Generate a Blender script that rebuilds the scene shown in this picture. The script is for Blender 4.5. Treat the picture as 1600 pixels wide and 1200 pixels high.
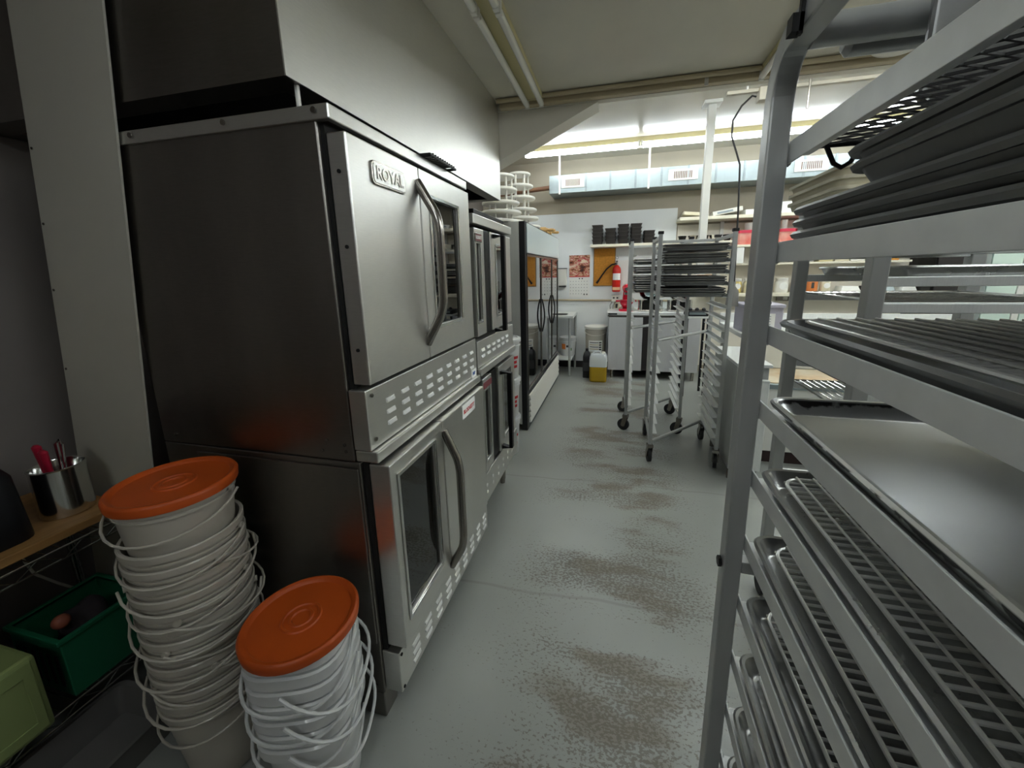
import bpy, bmesh, math, random
from mathutils import Vector, Matrix, Euler
random.seed(7)
PI = math.pi
for o in list(bpy.data.objects):
    bpy.data.objects.remove(o, do_unlink=True)
SC = bpy.context.scene
COL = SC.collection

# ------------------------------------------------------------------ camera
cam = bpy.data.cameras.new('camera'); camo = bpy.data.objects.new('camera', cam); COL.objects.link(camo)
cam.sensor_fit = 'HORIZONTAL'; cam.sensor_width = 36.0
cam.lens = 607.7 / 1600 * 36.0
cam.shift_x = (800 - 813.24) / 1600; cam.shift_y = (551.9 - 600) / 1600
cam.clip_start = 0.02; cam.clip_end = 60
yaw, pit, rol = math.radians(14.08), math.radians(11.857), math.radians(-1.094)
fwd = Vector((-math.sin(yaw)*math.cos(pit), math.cos(yaw)*math.cos(pit), -math.sin(pit)))
rgt = Vector((math.cos(yaw), math.sin(yaw), 0)); upv = rgt.cross(fwd)
r2 = math.cos(rol)*rgt + math.sin(rol)*upv; u2 = -math.sin(rol)*rgt + math.cos(rol)*upv
camo.matrix_world = Matrix(((r2.x, u2.x, -fwd.x, 0), (r2.y, u2.y, -fwd.y, 0), (r2.z, u2.z, -fwd.z, 1.45), (0, 0, 0, 1)))
SC.camera = camo

# ------------------------------------------------------------------ world, exposure
w = bpy.data.worlds.new('world'); SC.world = w; w.use_nodes = True
w.node_tree.nodes['Background'].inputs[0].default_value = (0.9, 0.95, 1, 1)
w.node_tree.nodes['Background'].inputs[1].default_value = 0.05
vs = SC.view_settings; vs.view_transform = 'Standard'; vs.look = 'None'; vs.gamma = 1; vs.use_curve_mapping = False
EXPOSURE = 1.0
vs.exposure = EXPOSURE
TUBE_W = 12.5           # radiance of a lit fluorescent tube

# ------------------------------------------------------------------ materials
MATS = {}
def s2l(c):
    return tuple(((x/255)/12.92 if x/255 <= 0.04045 else ((x/255+0.055)/1.055)**2.4) for x in c) + (1,)
def mat(name, rgb, rough=0.5, metal=0.0, noise=0.0, nscale=8, stretch=None, bump=0.0, bscale=60, spec=0.5, rgb2=None, trans=0.0, rvar=0.0, coat=0.0, sss=0.0, emit=0.0, ior=1.45):
    if name in MATS: return MATS[name]
    m = bpy.data.materials.new(name); m.use_nodes = True; MATS[name] = m
    nt = m.node_tree; b = nt.nodes['Principled BSDF']
    c = s2l(rgb)
    b.inputs['Base Color'].default_value = c
    b.inputs['Roughness'].default_value = rough; b.inputs['Metallic'].default_value = metal
    b.inputs['Specular IOR Level'].default_value = spec; b.inputs['IOR'].default_value = ior
    b.inputs['Transmission Weight'].default_value = trans; b.inputs['Coat Weight'].default_value = coat
    if emit:
        b.inputs['Emission Color'].default_value = c; b.inputs['Emission Strength'].default_value = emit
    if noise or rgb2 or rvar or bump:
        tc = nt.nodes.new('ShaderNodeTexCoord'); mp = nt.nodes.new('ShaderNodeMapping')
        nt.links.new(tc.outputs['Object'], mp.inputs[0])
        if stretch: mp.inputs['Scale'].default_value = stretch
        n = nt.nodes.new('ShaderNodeTexNoise'); n.inputs['Scale'].default_value = nscale; n.inputs['Detail'].default_value = 5
        nt.links.new(mp.outputs[0], n.inputs['Vector'])
        if noise or rgb2:
            r = nt.nodes.new('ShaderNodeValToRGB')
            r.color_ramp.elements[0].position = 0.35; r.color_ramp.elements[1].position = 0.68
            c2 = s2l(rgb2) if rgb2 else tuple(min(1, x*(1+noise)) for x in c[:3]) + (1,)
            c1 = c if rgb2 else tuple(x*(1-noise) for x in c[:3]) + (1,)
            r.color_ramp.elements[0].color = c1; r.color_ramp.elements[1].color = c2
            nt.links.new(n.outputs[0], r.inputs[0]); nt.links.new(r.outputs[0], b.inputs['Base Color'])
        if rvar:
            mr = nt.nodes.new('ShaderNodeMapRange'); mr.inputs[1].default_value = 0.3; mr.inputs[2].default_value = 0.7
            mr.inputs[3].default_value = max(0.02, rough-rvar); mr.inputs[4].default_value = min(1, rough+rvar)
            nt.links.new(n.outputs[0], mr.inputs[0]); nt.links.new(mr.outputs[0], b.inputs['Roughness'])
        if bump:
            n2 = nt.nodes.new('ShaderNodeTexNoise'); n2.inputs['Scale'].default_value = bscale; n2.inputs['Detail'].default_value = 3
            nt.links.new(mp.outputs[0], n2.inputs['Vector'])
            bp = nt.nodes.new('ShaderNodeBump'); bp.inputs['Strength'].default_value = bump; bp.inputs['Distance'].default_value = 0.01
            nt.links.new(n2.outputs[0], bp.inputs['Height']); nt.links.new(bp.outputs[0], b.inputs['Normal'])
    return m

def glass_mat(name, tint, ior=1.9, rough=0.02, fixed=None):
    if name in MATS: return MATS[name]
    m = bpy.data.materials.new(name); m.use_nodes = True; MATS[name] = m
    nt = m.node_tree; nt.nodes.clear()
    out = nt.nodes.new('ShaderNodeOutputMaterial'); mix = nt.nodes.new('ShaderNodeMixShader')
    fr = nt.nodes.new('ShaderNodeFresnel'); fr.inputs[0].default_value = ior
    tr = nt.nodes.new('ShaderNodeBsdfTransparent'); tr.inputs[0].default_value = s2l(tint)
    gl = nt.nodes.new('ShaderNodeBsdfGlossy'); gl.inputs['Roughness'].default_value = rough
    if fixed is None: nt.links.new(fr.outputs[0], mix.inputs[0])
    else: mix.inputs[0].default_value = fixed
    nt.links.new(tr.outputs[0], mix.inputs[1]); nt.links.new(gl.outputs[0], mix.inputs[2])
    nt.links.new(mix.outputs[0], out.inputs[0])
    return m

def steel(name, rgb, rough, stretch=(1, 1, 1), noise=0.12, rvar=0.08, smudge=0.5, metal=1.0):
    """brushed stainless: fine brush grain plus broad cloudy smudges in roughness"""
    if name in MATS: return MATS[name]
    m = mat(name, rgb, rough, metal)
    nt = m.node_tree; b = nt.nodes['Principled BSDF']
    tc = nt.nodes.new('ShaderNodeTexCoord'); mp = nt.nodes.new('ShaderNodeMapping'); mp.inputs['Scale'].default_value = stretch
    nt.links.new(tc.outputs['Object'], mp.inputs[0])
    g = nt.nodes.new('ShaderNodeTexNoise'); g.inputs['Scale'].default_value = 30; g.inputs['Detail'].default_value = 4
    nt.links.new(mp.outputs[0], g.inputs['Vector'])
    s = nt.nodes.new('ShaderNodeTexNoise'); s.inputs['Scale'].default_value = 3.2; s.inputs['Detail'].default_value = 6; s.inputs['Roughness'].default_value = 0.62
    mp2 = nt.nodes.new('ShaderNodeMapping'); mp2.inputs['Scale'].default_value = (1.0, 1.0, 0.3); nt.links.new(tc.outputs['Object'], mp2.inputs[0])
    nt.links.new(mp2.outputs[0], s.inputs['Vector'])
    mx = nt.nodes.new('ShaderNodeMath'); mx.operation = 'MULTIPLY_ADD'; mx.inputs[1].default_value = smudge
    nt.links.new(s.outputs[0], mx.inputs[0])
    sc = nt.nodes.new('ShaderNodeMath'); sc.operation = 'MULTIPLY'; sc.inputs[1].default_value = 1 - smudge
    nt.links.new(g.outputs[0], sc.inputs[0]); nt.links.new(sc.outputs[0], mx.inputs[2])
    mr = nt.nodes.new('ShaderNodeMapRange'); mr.inputs[1].default_value = 0.3; mr.inputs[2].default_value = 0.7
    mr.inputs[3].default_value = rough - rvar; mr.inputs[4].default_value = rough + rvar
    nt.links.new(mx.outputs[0], mr.inputs[0]); nt.links.new(mr.outputs[0], b.inputs['Roughness'])
    r = nt.nodes.new('ShaderNodeValToRGB'); c = s2l(rgb)
    r.color_ramp.elements[0].position = 0.3; r.color_ramp.elements[1].position = 0.7
    r.color_ramp.elements[0].color = tuple(x*(1-noise) for x in c[:3]) + (1,); r.color_ramp.elements[1].color = tuple(min(1, x*(1+noise)) for x in c[:3]) + (1,)
    nt.links.new(mx.outputs[0], r.inputs[0]); nt.links.new(r.outputs[0], b.inputs['Base Color'])
    bp = nt.nodes.new('ShaderNodeBump'); bp.inputs['Strength'].default_value = 0.012; bp.inputs['Distance'].default_value = 0.002
    nt.links.new(g.outputs[0], bp.inputs['Height']); nt.links.new(bp.outputs[0], b.inputs['Normal'])
    return m

M = {}
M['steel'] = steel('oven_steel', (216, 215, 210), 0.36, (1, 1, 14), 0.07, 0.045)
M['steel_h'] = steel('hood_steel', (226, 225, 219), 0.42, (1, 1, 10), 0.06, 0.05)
M['steel_side'] = steel('oven_side_steel', (132, 127, 121), 0.36, (1, 1, 8), 0.2, 0.1, 0.75)  # darker copy of the oven steel; the shade of the sides is in the colour
M['alu'] = steel('rack_aluminium', (226, 228, 226), 0.42, (8, 1, 1), 0.08, 0.06, metal=0.35)
M['alu_post'] = steel('post_aluminium', (182, 184, 182), 0.40, (1, 1, 0.15), 0.12, 0.06, metal=0.5)
M['pan'] = steel('sheet_pan_steel', (158, 159, 157), 0.28, (1, 1, 1), 0.10, 0.035, 0.7, 0.85)
M['pan_dark'] = steel('dark_pan_steel', (124, 124, 123), 0.38, (1, 1, 1), 0.2, 0.1, 0.7, 0.75)
M['pan_bright'] = steel('bare_pan_steel', (206, 207, 205), 0.33, (1, 1, 1), 0.05, 0.03, 0.8, 0.8)
M['wire'] = mat('grid_wire', (232, 232, 228), 0.3, 0.35)
M['chrome'] = mat('chrome', (215, 215, 212), 0.15, 1.0)
M['handle'] = mat('handle_steel', (150, 145, 138), 0.22, 1.0)
M['slot'] = mat('louvre_white', (226, 226, 222), 0.4, 0.0)  # light caught on the steel louvres, put into a pale colour
M['darkgap'] = mat('dark_gap', (18, 17, 16), 0.8)
M['black'] = mat('black_plastic', (20, 20, 22), 0.45)
M['rubber'] = mat('rubber', (38, 38, 38), 0.7)
M['black_metal'] = mat('black_metal', (30, 29, 28), 0.4, 0.6)
M['white'] = mat('white_plastic', (224, 222, 214), 0.42)
M['pail'] = mat('pail_plastic', (186, 180, 168), 0.38, noise=0.04, nscale=6, coat=0.15)
M['tub'] = mat('tub_plastic', (214, 215, 214), 0.35, noise=0.03, nscale=6, coat=0.2)
M['orange'] = mat('orange_lid', (184, 78, 22), 0.42, noise=0.07, nscale=7)
M['white_paint'] = mat('white_paint', (226, 226, 220), 0.5)
M['red'] = mat('red_enamel', (196, 20, 48), 0.18, coat=0.5)
M['red_print'] = mat('red_print', (190, 34, 40), 0.5)
M['ext_red'] = mat('extinguisher_red', (206, 44, 34), 0.25)
M['wood'] = mat('shelf_wood', (160, 120, 70), 0.55, noise=0.15, nscale=6, stretch=(8, 1, 8))
M['shelf_white'] = mat('shelf_white', (232, 226, 206), 0.45)
M['cork'] = mat('cork', (206, 140, 52), 0.8, noise=0.12, nscale=40)
M['paper'] = mat('paper', (238, 238, 234), 0.7)
M['ink'] = mat('ink', (60, 60, 62), 0.7)
M['cream'] = mat('cream_plastic', (214, 207, 182), 0.5)
M['mirror_glass'] = glass_mat('fridge_glass', (140, 150, 152), fixed=0.74)
M['oven_glass'] = glass_mat('oven_glass', (118, 112, 88), 1.9)
M['clear'] = glass_mat('clear_glass', (232, 240, 240), 1.5)
M['oil'] = mat('oil', (198, 164, 38), 0.25, trans=0.35)
M['jug'] = mat('jug_plastic', (222, 226, 226), 0.35, trans=0.25)
M['green'] = mat('green_basket', (26, 104, 72), 0.45)
M['ltgreen'] = mat('lime_plastic', (150, 166, 106), 0.45)
M['cable'] = mat('cable', (34, 32, 31), 0.6)
M['galv'] = steel('galvanised', (168, 180, 184), 0.38, (1, 1, 1), 0.14, 0.1, 0.9)
M['tube_lit'] = mat('tube_lit', (238, 247, 255), 0.4, emit=TUBE_W)
M['tube_off'] = mat('tube_off', (236, 234, 226), 0.18, coat=0.4)
M['fixture'] = mat('fixture_enamel', (214, 208, 182), 0.4)
M['yellowed'] = mat('yellowed_enamel', (206, 196, 150), 0.5)
M['vent_dark'] = mat('vent_dark', (112, 92, 84), 0.7)
M['tan_paint'] = mat('tan_paint', (182, 176, 160), 0.55)
M['trim_tan'] = mat('trim_tan', (182, 168, 138), 0.45)

# ------------------------------------------------------------------ mesh helper
class MB:
    def __init__(s): s.v = []; s.f = []; s.sm = []
    def add(s, vs_, fs, smooth=False):
        k = len(s.v); s.v += [tuple(p) for p in vs_]; s.f += [tuple(i + k for i in q) for q in fs]; s.sm += [smooth]*len(fs); return s
    def box(s, x0, x1, y0, y1, z0, z1):
        return s.add([(x0,y0,z0),(x1,y0,z0),(x1,y1,z0),(x0,y1,z0),(x0,y0,z1),(x1,y0,z1),(x1,y1,z1),(x0,y1,z1)],
                     [(0,3,2,1),(4,5,6,7),(0,1,5,4),(1,2,6,5),(2,3,7,6),(3,0,4,7)])
    def hexa(s, b, t):
        return s.add(list(b)+list(t), [(0,3,2,1),(4,5,6,7),(0,1,5,4),(1,2,6,5),(2,3,7,6),(3,0,4,7)])
    def loft(s, loops, cap0=True, cap1=True, smooth=True, closed=True):
        n = len(loops[0]); k = len(s.v)
        vs_ = [p for l in loops for p in l]; fs = []
        for i in range(len(loops)-1):
            for j in range(n if closed else n-1):
                a, b = i*n+j, i*n+(j+1) % n
                fs.append((a, b, b+n, a+n))
        s.add(vs_, fs, smooth)
        if cap0: s.f.append(tuple(k+i for i in reversed(range(n)))); s.sm.append(False)
        if cap1: s.f.append(tuple(k+(len(loops)-1)*n+i for i in range(n))); s.sm.append(False)
        return s
    def tube(s, pts, r, n=8, caps=True, closed=False, flat=None):
        pts = [Vector(p) for p in pts]; N = len(pts); loops = []; up = None
        for i, p in enumerate(pts):
            if closed: t = (pts[(i+1) % N]-pts[i-1])
            else: t = pts[min(i+1, N-1)]-pts[max(i-1, 0)]
            t = t.normalized() if t.length > 1e-9 else Vector((0,0,1))
            if up is None:
                a = Vector((0,0,1)) if abs(t.z) < 0.9 else Vector((1,0,0))
                up = (a - t*a.dot(t)).normalized()
            else:
                up = (up - t*up.dot(t)); up = up.normalized() if up.length > 1e-6 else t.orthogonal().normalized()
            sd = t.cross(up); rr = r[i] if isinstance(r, (list, tuple)) else r
            fa, fb = flat if flat else (1, 1)
            loops.append([tuple(p + (up*math.cos(2*PI*j/n)*fa + sd*math.sin(2*PI*j/n)*fb)*rr) for j in range(n)])
        if closed: loops.append(loops[0])
        return s.loft(loops, caps and not closed, caps and not closed)
    def sqtube(s, pts, a, b=None):
        b = b or a
        pts = [Vector(p) for p in pts]; N = len(pts); loops = []; up = None
        for i, p in enumerate(pts):
            t = (pts[min(i+1, N-1)]-pts[max(i-1, 0)]).normalized()
            if up is None:
                q = Vector((1,0,0)) if abs(t.x) < 0.9 else Vector((0,0,1))
                up = (q - t*q.dot(t)).normalized()
            else: up = (up - t*up.dot(t)).normalized()
            sd = t.cross(up)
            loops.append([tuple(p+up*a/2*i1+sd*b/2*i2) for i1, i2 in ((1,1),(-1,1),(-1,-1),(1,-1))])
        return s.loft(loops, True, True, False)
    def cyl(s, c, r, h, n=20, axis='z', r2=None):
        r2 = r if r2 is None else r2
        def P(a, rr, d):
            x, y = math.cos(a)*rr, math.sin(a)*rr
            q = {'z': (x, y, d), 'x': (d, x, y), 'y': (y, d, x)}[axis]
            return (c[0]+q[0], c[1]+q[1], c[2]+q[2])
        return s.loft([[P(2*PI*j/n, r, 0) for j in range(n)], [P(2*PI*j/n, r2, h) for j in range(n)]], True, True, True)
    def lathe(s, c, prof, n=28, cap0=True, cap1=True, sq=None):
        loops = []
        for r, z in prof:
            l = []
            for j in range(n):
                a = 2*PI*j/n; k = 1.0
                if sq:
                    e = sq; k = (abs(math.cos(a))**e + abs(math.sin(a))**e)**(-1/e)
                l.append((c[0]+r*k*math.cos(a), c[1]+r*k*math.sin(a), c[2]+z))
            loops.append(l)
        return s.loft(loops, cap0, cap1)
    def ball(s, c, r, n=14, m=8, sc=(1,1,1)):
        pr = [(max(1e-4, math.sin(PI*i/m))*r, -math.cos(PI*i/m)*r) for i in range(m+1)]
        k = len(s.v); s.lathe((0,0,0), pr, n)
        for i in range(k, len(s.v)):
            p = s.v[i]; s.v[i] = (c[0]+p[0]*sc[0], c[1]+p[1]*sc[1], c[2]+p[2]*sc[2])
        return s
    def frame(s, ax, d0, d1, a0, a1, b0, b1, ia0, ia1, ib0, ib1):
        """rectangular panel with a rectangular hole; ax = thickness axis"""
        def P(d, a, b): return {'x': (d, a, b), 'y': (a, d, b), 'z': (a, b, d)}[ax]
        o = [(a0,b0),(a1,b0),(a1,b1),(a0,b1)]; i = [(ia0,ib0),(ia1,ib0),(ia1,ib1),(ia0,ib1)]
        vs_ = [P(d0,*q) for q in o]+[P(d0,*q) for q in i]+[P(d1,*q) for q in o]+[P(d1,*q) for q in i]
        fs = []
        for k in range(4):
            n = (k+1) % 4
            fs += [(k, n, 4+n, 4+k), (8+k, 12+k, 12+n, 8+n), (k, 8+k, 8+n, n), (4+k, 4+n, 12+n, 12+k)]
        return s.add(vs_, fs)
    def prism(s, poly, ax, d0, d1):
        def P(d, a, b): return {'x': (d, a, b), 'y': (a, d, b), 'z': (a, b, d)}[ax]
        return s.loft([[P(d0,*q) for q in poly], [P(d1,*q) for q in poly]], True, True, False)
    def xform(s, m, k0=0):
        for i in range(k0, len(s.v)): s.v[i] = tuple(m @ Vector(s.v[i]))
        return s
    def mesh(s, name):
        me = bpy.data.meshes.new(name); me.from_pydata(s.v, [], s.f); me.update()
        bm = bmesh.new(); bm.from_mesh(me); bmesh.ops.recalc_face_normals(bm, faces=bm.faces); bm.to_mesh(me); bm.free()
        if any(s.sm):
            me.polygons.foreach_set('use_smooth', [True]*len(me.polygons)); me.set_sharp_from_angle(angle=math.radians(38))
        return me

def link(o, parent=None):
    COL.objects.link(o)
    if parent is not None: o.parent = parent
    return o
def gpos(o):
    p = Vector(o.location)
    while o.parent: o = o.parent; p += Vector(o.location)
    return p
def part(mb, name, m, parent=None, bevel=0.0, label=None, kind=None, local=False, seg=2):
    """one mesh object; coordinates are world coordinates unless local"""
    if parent is not None and not local:
        g = gpos(parent); mb.v = [(x-g.x, y-g.y, z-g.z) for x, y, z in mb.v]
    me = mb.mesh(name); me.materials.append(M[m] if isinstance(m, str) else m)
    o = bpy.data.objects.new(name, me); link(o, parent)
    if bevel:
        b = o.modifiers.new('bevel', 'BEVEL'); b.width = bevel; b.segments = seg; b.limit_method = 'ANGLE'; b.angle_limit = math.radians(40)
    if label: o['label'] = label
    if kind: o['kind'] = kind
    return o
def share(o, name, parent, off=(0,0,0)):
    c = bpy.data.objects.new(name, o.data); link(c, parent); c.location = Vector(o.location)+Vector(off)
    for md in o.modifiers:
        q = c.modifiers.new(md.name, md.type); q.width = md.width; q.segments = md.segments; q.limit_method = md.limit_method; q.angle_limit = md.angle_limit
    return c
def tag(o, label, cat, group=None):
    o['label'] = label; o['category'] = cat
    if group: o['group'] = group
    return o
def thing(name, label, cat, loc=(0,0,0), rz=0, group=None):
    o = bpy.data.objects.new(name, None); o.empty_display_size = 0.05; link(o); o.location = loc; o.rotation_euler = (0,0,rz)
    return tag(o, label, cat, group)
def single(mb, name, m, label, cat, group=None, bevel=0.0, base=None):
    """a thing that is one mesh; origin put at its base"""
    xs = [p[0] for p in mb.v]; ys = [p[1] for p in mb.v]; zs = [p[2] for p in mb.v]
    c = base or ((min(xs)+max(xs))/2, (min(ys)+max(ys))/2, min(zs))
    mb.v = [(x-c[0], y-c[1], z-c[2]) for x, y, z in mb.v]
    o = part(mb, name, m, None, bevel); o.location = c
    return tag(o, label, cat, group)
def struct(mb, name, m, parent=None, bevel=0.0):
    o = part(mb, name, m, parent, bevel)
    if parent is None: o['kind'] = 'structure'
    return o
def copy_tree(root, loc=None, rz=None, label=None, group=None, parent=None):
    c = root.copy(); COL.objects.link(c)
    if parent is not None: c.parent = parent
    if loc is not None: c.location = loc
    if rz is not None: c.rotation_euler = (0, 0, rz)
    if label: c['label'] = label
    if group: c['group'] = group
    for ch in list(root.children): copy_tree(ch, parent=c)
    return c
ORD = ['lowest', 'second', 'third', 'fourth', 'fifth', 'sixth', 'seventh', 'eighth', 'ninth', 'tenth', 'eleventh', 'twelfth', 'thirteenth', 'fourteenth', 'fifteenth']
FACE_X = Matrix(((0,0,1,0),(1,0,0,0),(0,1,0,0),(0,0,0,1)))      # text facing +X
FACE_Y = Matrix(((1,0,0,0),(0,0,-1,0),(0,1,0,0),(0,0,0,1)))     # text facing -Y
def text(s, size, pos, face, name, m, parent, depth=0.001, sx=1.0, bold=0.0):
    cu = bpy.data.curves.new('t', 'FONT'); cu.body = s; cu.size = size; cu.extrude = depth; cu.offset = bold
    cu.align_x = 'CENTER'; cu.align_y = 'CENTER'; cu.resolution_u = 3
    t = bpy.data.objects.new('t', cu); COL.objects.link(t); bpy.context.view_layer.update()
    me = bpy.data.meshes.new_from_object(t.evaluated_get(bpy.context.evaluated_depsgraph_get()))
    bpy.data.objects.remove(t, do_unlink=True)
    g = gpos(parent) if parent else Vector((0,0,0))
    me.transform(Matrix.Translation(Vector(pos)-g) @ face @ Matrix.Diagonal((sx,1,1,1)))
    me.materials.clear(); me.materials.append(M[m] if isinstance(m, str) else m)
    o = bpy.data.objects.new(name, me); link(o, parent); return o
def arc(c, r, a0, a1, n, plane):
    out = []
    for i in range(n+1):
        a = a0+(a1-a0)*i/n; x, y = math.cos(a)*r, math.sin(a)*r
        out.append({'xy': (c[0]+x, c[1]+y, c[2]), 'xz': (c[0]+x, c[1], c[2]+y), 'yz': (c[0], c[1]+x, c[2]+y)}[plane])
    return out
def rrect(w, l, r, z, n=5, cx=0, cy=0):
    pts = []
    for sx, sy, a0 in ((1,1,0),(-1,1,PI/2),(-1,-1,PI),(1,-1,1.5*PI)):
        for i in range(n+1):
            a = a0+PI/2*i/n
            pts.append((cx+sx*(w/2-r)+math.cos(a)*r, cy+sy*(l/2-r)+math.sin(a)*r, z))
    return pts

# ================================================================== SETTING
def floor_material():
    m = bpy.data.materials.new('painted_concrete'); m.use_nodes = True; nt = m.node_tree; b = nt.nodes['Principled BSDF']
    N = nt.nodes.new; L = nt.links.new
    tc = N('ShaderNodeTexCoord'); sep = N('ShaderNodeSeparateXYZ'); L(tc.outputs['Object'], sep.inputs[0])
    def math_(op, a, b_=None, c=None):
        n = N('ShaderNodeMath'); n.operation = op
        for i, v in enumerate((a, b_, c)):
            if v is None: continue
            if isinstance(v, (int, float)): n.inputs[i].default_value = v
            else: L(v, n.inputs[i])
        return n.outputs[0]
    def noise(scale, st=(1,1,1), detail=4, rough=0.55, loc=(0,0,0)):
        mp = N('ShaderNodeMapping'); mp.inputs['Scale'].default_value = st; mp.inputs['Location'].default_value = loc
        L(tc.outputs['Object'], mp.inputs[0]); n = N('ShaderNodeTexNoise'); n.inputs['Scale'].default_value = scale
        n.inputs['Detail'].default_value = detail; n.inputs['Roughness'].default_value = rough; L(mp.outputs[0], n.inputs['Vector']); return n.outputs[0]
    def ramp(v, a, b_):
        r = N('ShaderNodeMapRange'); r.interpolation_type = 'SMOOTHSTEP'; L(v, r.inputs[0]); r.inputs[1].default_value = a; r.inputs[2].default_value = b_; return r.outputs[0]
    # the walking lane: the paint is trodden off in the middle of the aisle
    dx = math_('SUBTRACT', sep.outputs[0], 0.02)
    lane = ramp(math_('ABSOLUTE', dx), 0.72, 0.2)
    big = noise(1.5, (0.75, 2.0, 1), 3, 0.5, (3.1, 0.4, 0))
    wear = math_('MULTIPLY', lane, ramp(big, 0.33, 0.58))
    loose = math_('MULTIPLY', ramp(noise(2.3, (1, 1.3, 1), 3), 0.5, 0.75), 0.35)
    wear = math_('MAXIMUM', wear, loose)
    fine = noise(74, (1.0, 1.5, 1), 3, 0.6)
    # speckle where fine noise exceeds a threshold that sinks with the wear
    thr = math_('MULTIPLY_ADD', wear, -0.235, 0.70)
    speck = ramp(math_('SUBTRACT', fine, thr), 0.0, 0.03)
    bare = math_('MULTIPLY', ramp(wear, 0.55, 0.95), ramp(noise(2.6, (0.8, 2.4, 1), 4), 0.44, 0.58))
    tint = noise(1.1, (1, 1, 1), 5)
    base = N('ShaderNodeMixRGB'); base.inputs[1].default_value = s2l((138, 141, 136)); base.inputs[2].default_value = s2l((160, 163, 158)); L(tint, base.inputs[0])
    c1 = N('ShaderNodeMixRGB'); L(math_('MULTIPLY', bare, 0.75), c1.inputs[0]); L(base.outputs[0], c1.inputs[1]); c1.inputs[2].default_value = s2l((124, 116, 102))
    c2 = N('ShaderNodeMixRGB'); L(math_('MULTIPLY', speck, 0.62), c2.inputs[0]); L(c1.outputs[0], c2.inputs[1]); c2.inputs[2].default_value = s2l((98, 90, 78))
    # paint laps running across the aisle
    yj = math_('MULTIPLY_ADD', noise(1.2, (1, 0.1, 1), 2), 0.16, sep.outputs[1])
    lap = None
    for y0 in (1.58, 2.60):
        d = math_('ABSOLUTE', math_('SUBTRACT', yj, y0)); l = ramp(d, 0.012, 0.002)
        lap = l if lap is None else math_('MAXIMUM', lap, l)
    c3 = N('ShaderNodeMixRGB'); L(math_('MULTIPLY', lap, 0.35), c3.inputs[0]); L(c2.outputs[0], c3.inputs[1]); c3.inputs[2].default_value = s2l((112, 110, 102))
    L(c3.outputs[0], b.inputs['Base Color'])
    rg = math_('MULTIPLY_ADD', math_('MAXIMUM', speck, bare), 0.25, 0.33); L(rg, b.inputs['Roughness'])
    bp = N('ShaderNodeBump'); bp.inputs['Strength'].default_value = 0.35; bp.inputs['Distance'].default_value = 0.002
    L(math_('SUBTRACT', 1.0, speck), bp.inputs['Height']); L(bp.outputs[0], b.inputs['Normal'])
    return m

XL, XR, YN, YB, ZC, ZF, YS = -2.0, 5.2, -1.7, 5.85, 2.5, 2.95, 2.70
M['floor'] = floor_material()
M['ceil'] = mat('ceiling_paint', (214, 209, 194), 0.34, noise=0.05, nscale=2.5, bump=0.05, bscale=6)
M['ceil_far'] = mat('ceiling_gloss_paint', (200, 194, 178), 0.22, noise=0.04, nscale=2.5, bump=0.12, bscale=5)
M['wall_tan'] = mat('wall_tan_paint', (176, 167, 148), 0.55, noise=0.04, nscale=3)
M['wall_cream'] = mat('wall_cream_paint', (238, 232, 218), 0.5, noise=0.03, nscale=3)
M['wall_white'] = mat('wall_white_board', (236, 239, 239), 0.32, noise=0.02, nscale=3)
M['wall_grey'] = mat('wall_left_paint', (124, 117, 112), 0.6, noise=0.06, nscale=3)
M['panel'] = mat('panel_white', (182, 179, 166), 0.3, noise=0.025, nscale=2)
M['kick'] = mat('kick_dark', (40, 36, 36), 0.6)

struct(MB().box(XL, XR, YN, YB, -0.1, 0), 'floor', 'floor')
struct(MB().box(XL, XR, YN, YS, ZC, ZC+0.06), 'ceiling', 'ceil')
cf = struct(MB().box(XL, XR, YS, YB, ZF, ZF+0.06), 'ceiling', 'ceil_far')
struct(MB().box(XL-0.1, XL, YN, YB, 0, ZF), 'wall_left', 'wall_grey')
struct(MB().box(XR, XR+0.1, YN, YB, 0, ZF), 'wall_right', 'wall_cream')
struct(MB().box(XL, XR, YN-0.1, YN, 0, ZF), 'wall_front', 'wall_grey')
wb = struct(MB().box(XL-0.1, XR+0.1, YB, YB+0.1, 0, ZF), 'wall_back', 'wall_tan')
part(MB().box(-1.98, 0.745, YB-0.012, YB-0.001, 0.10, 2.245), 'white_panel', 'wall_white', wb, label='smooth white wall board on the lower back wall')
part(MB().box(0.76, 4.6, YB-0.010, YB-0.001, 0.10, 2.02), 'cream_panel', 'wall_cream', wb, label='cream painted lower wall behind the jar shelves')
part(MB().tube([(-1.98, YB-0.03, 1.03), (0.745, YB-0.03, 1.012)], 0.013, 8), 'wall_conduit', 'trim_tan', wb, label='thin grey pipe running along the white wall')
struct(MB().box(XL, 0.745, YB-0.02, YB-0.001, 0, 0.10), 'baseboard_back', 'kick')
# the step between the low near ceiling and the high far ceiling, with its cove strips
struct(MB().box(XL, XR, YS-0.05, YS, 2.452, ZF+0.02), 'trim_1', 'ceil')
struct(MB().box(-0.76, XR, 2.60, 2.648, 2.452, 2.498), 'trim_2', 'trim_tan', bevel=0.006)
struct(MB().tube([(-0.77, 2.575, 2.485), (XR-0.05, 2.575, 2.485)], 0.013, 10), 'trim_3', 'trim_tan')
# sloping bulkhead beside the hood
struct(MB().prism([(-1.99, 2.449), (-0.153, 2.449), (-0.754, 2.179), (-1.02, 2.06), (-1.99, 2.06)], 'y', 2.66, 2.82), 'wall_bulkhead', 'ceil')
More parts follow.
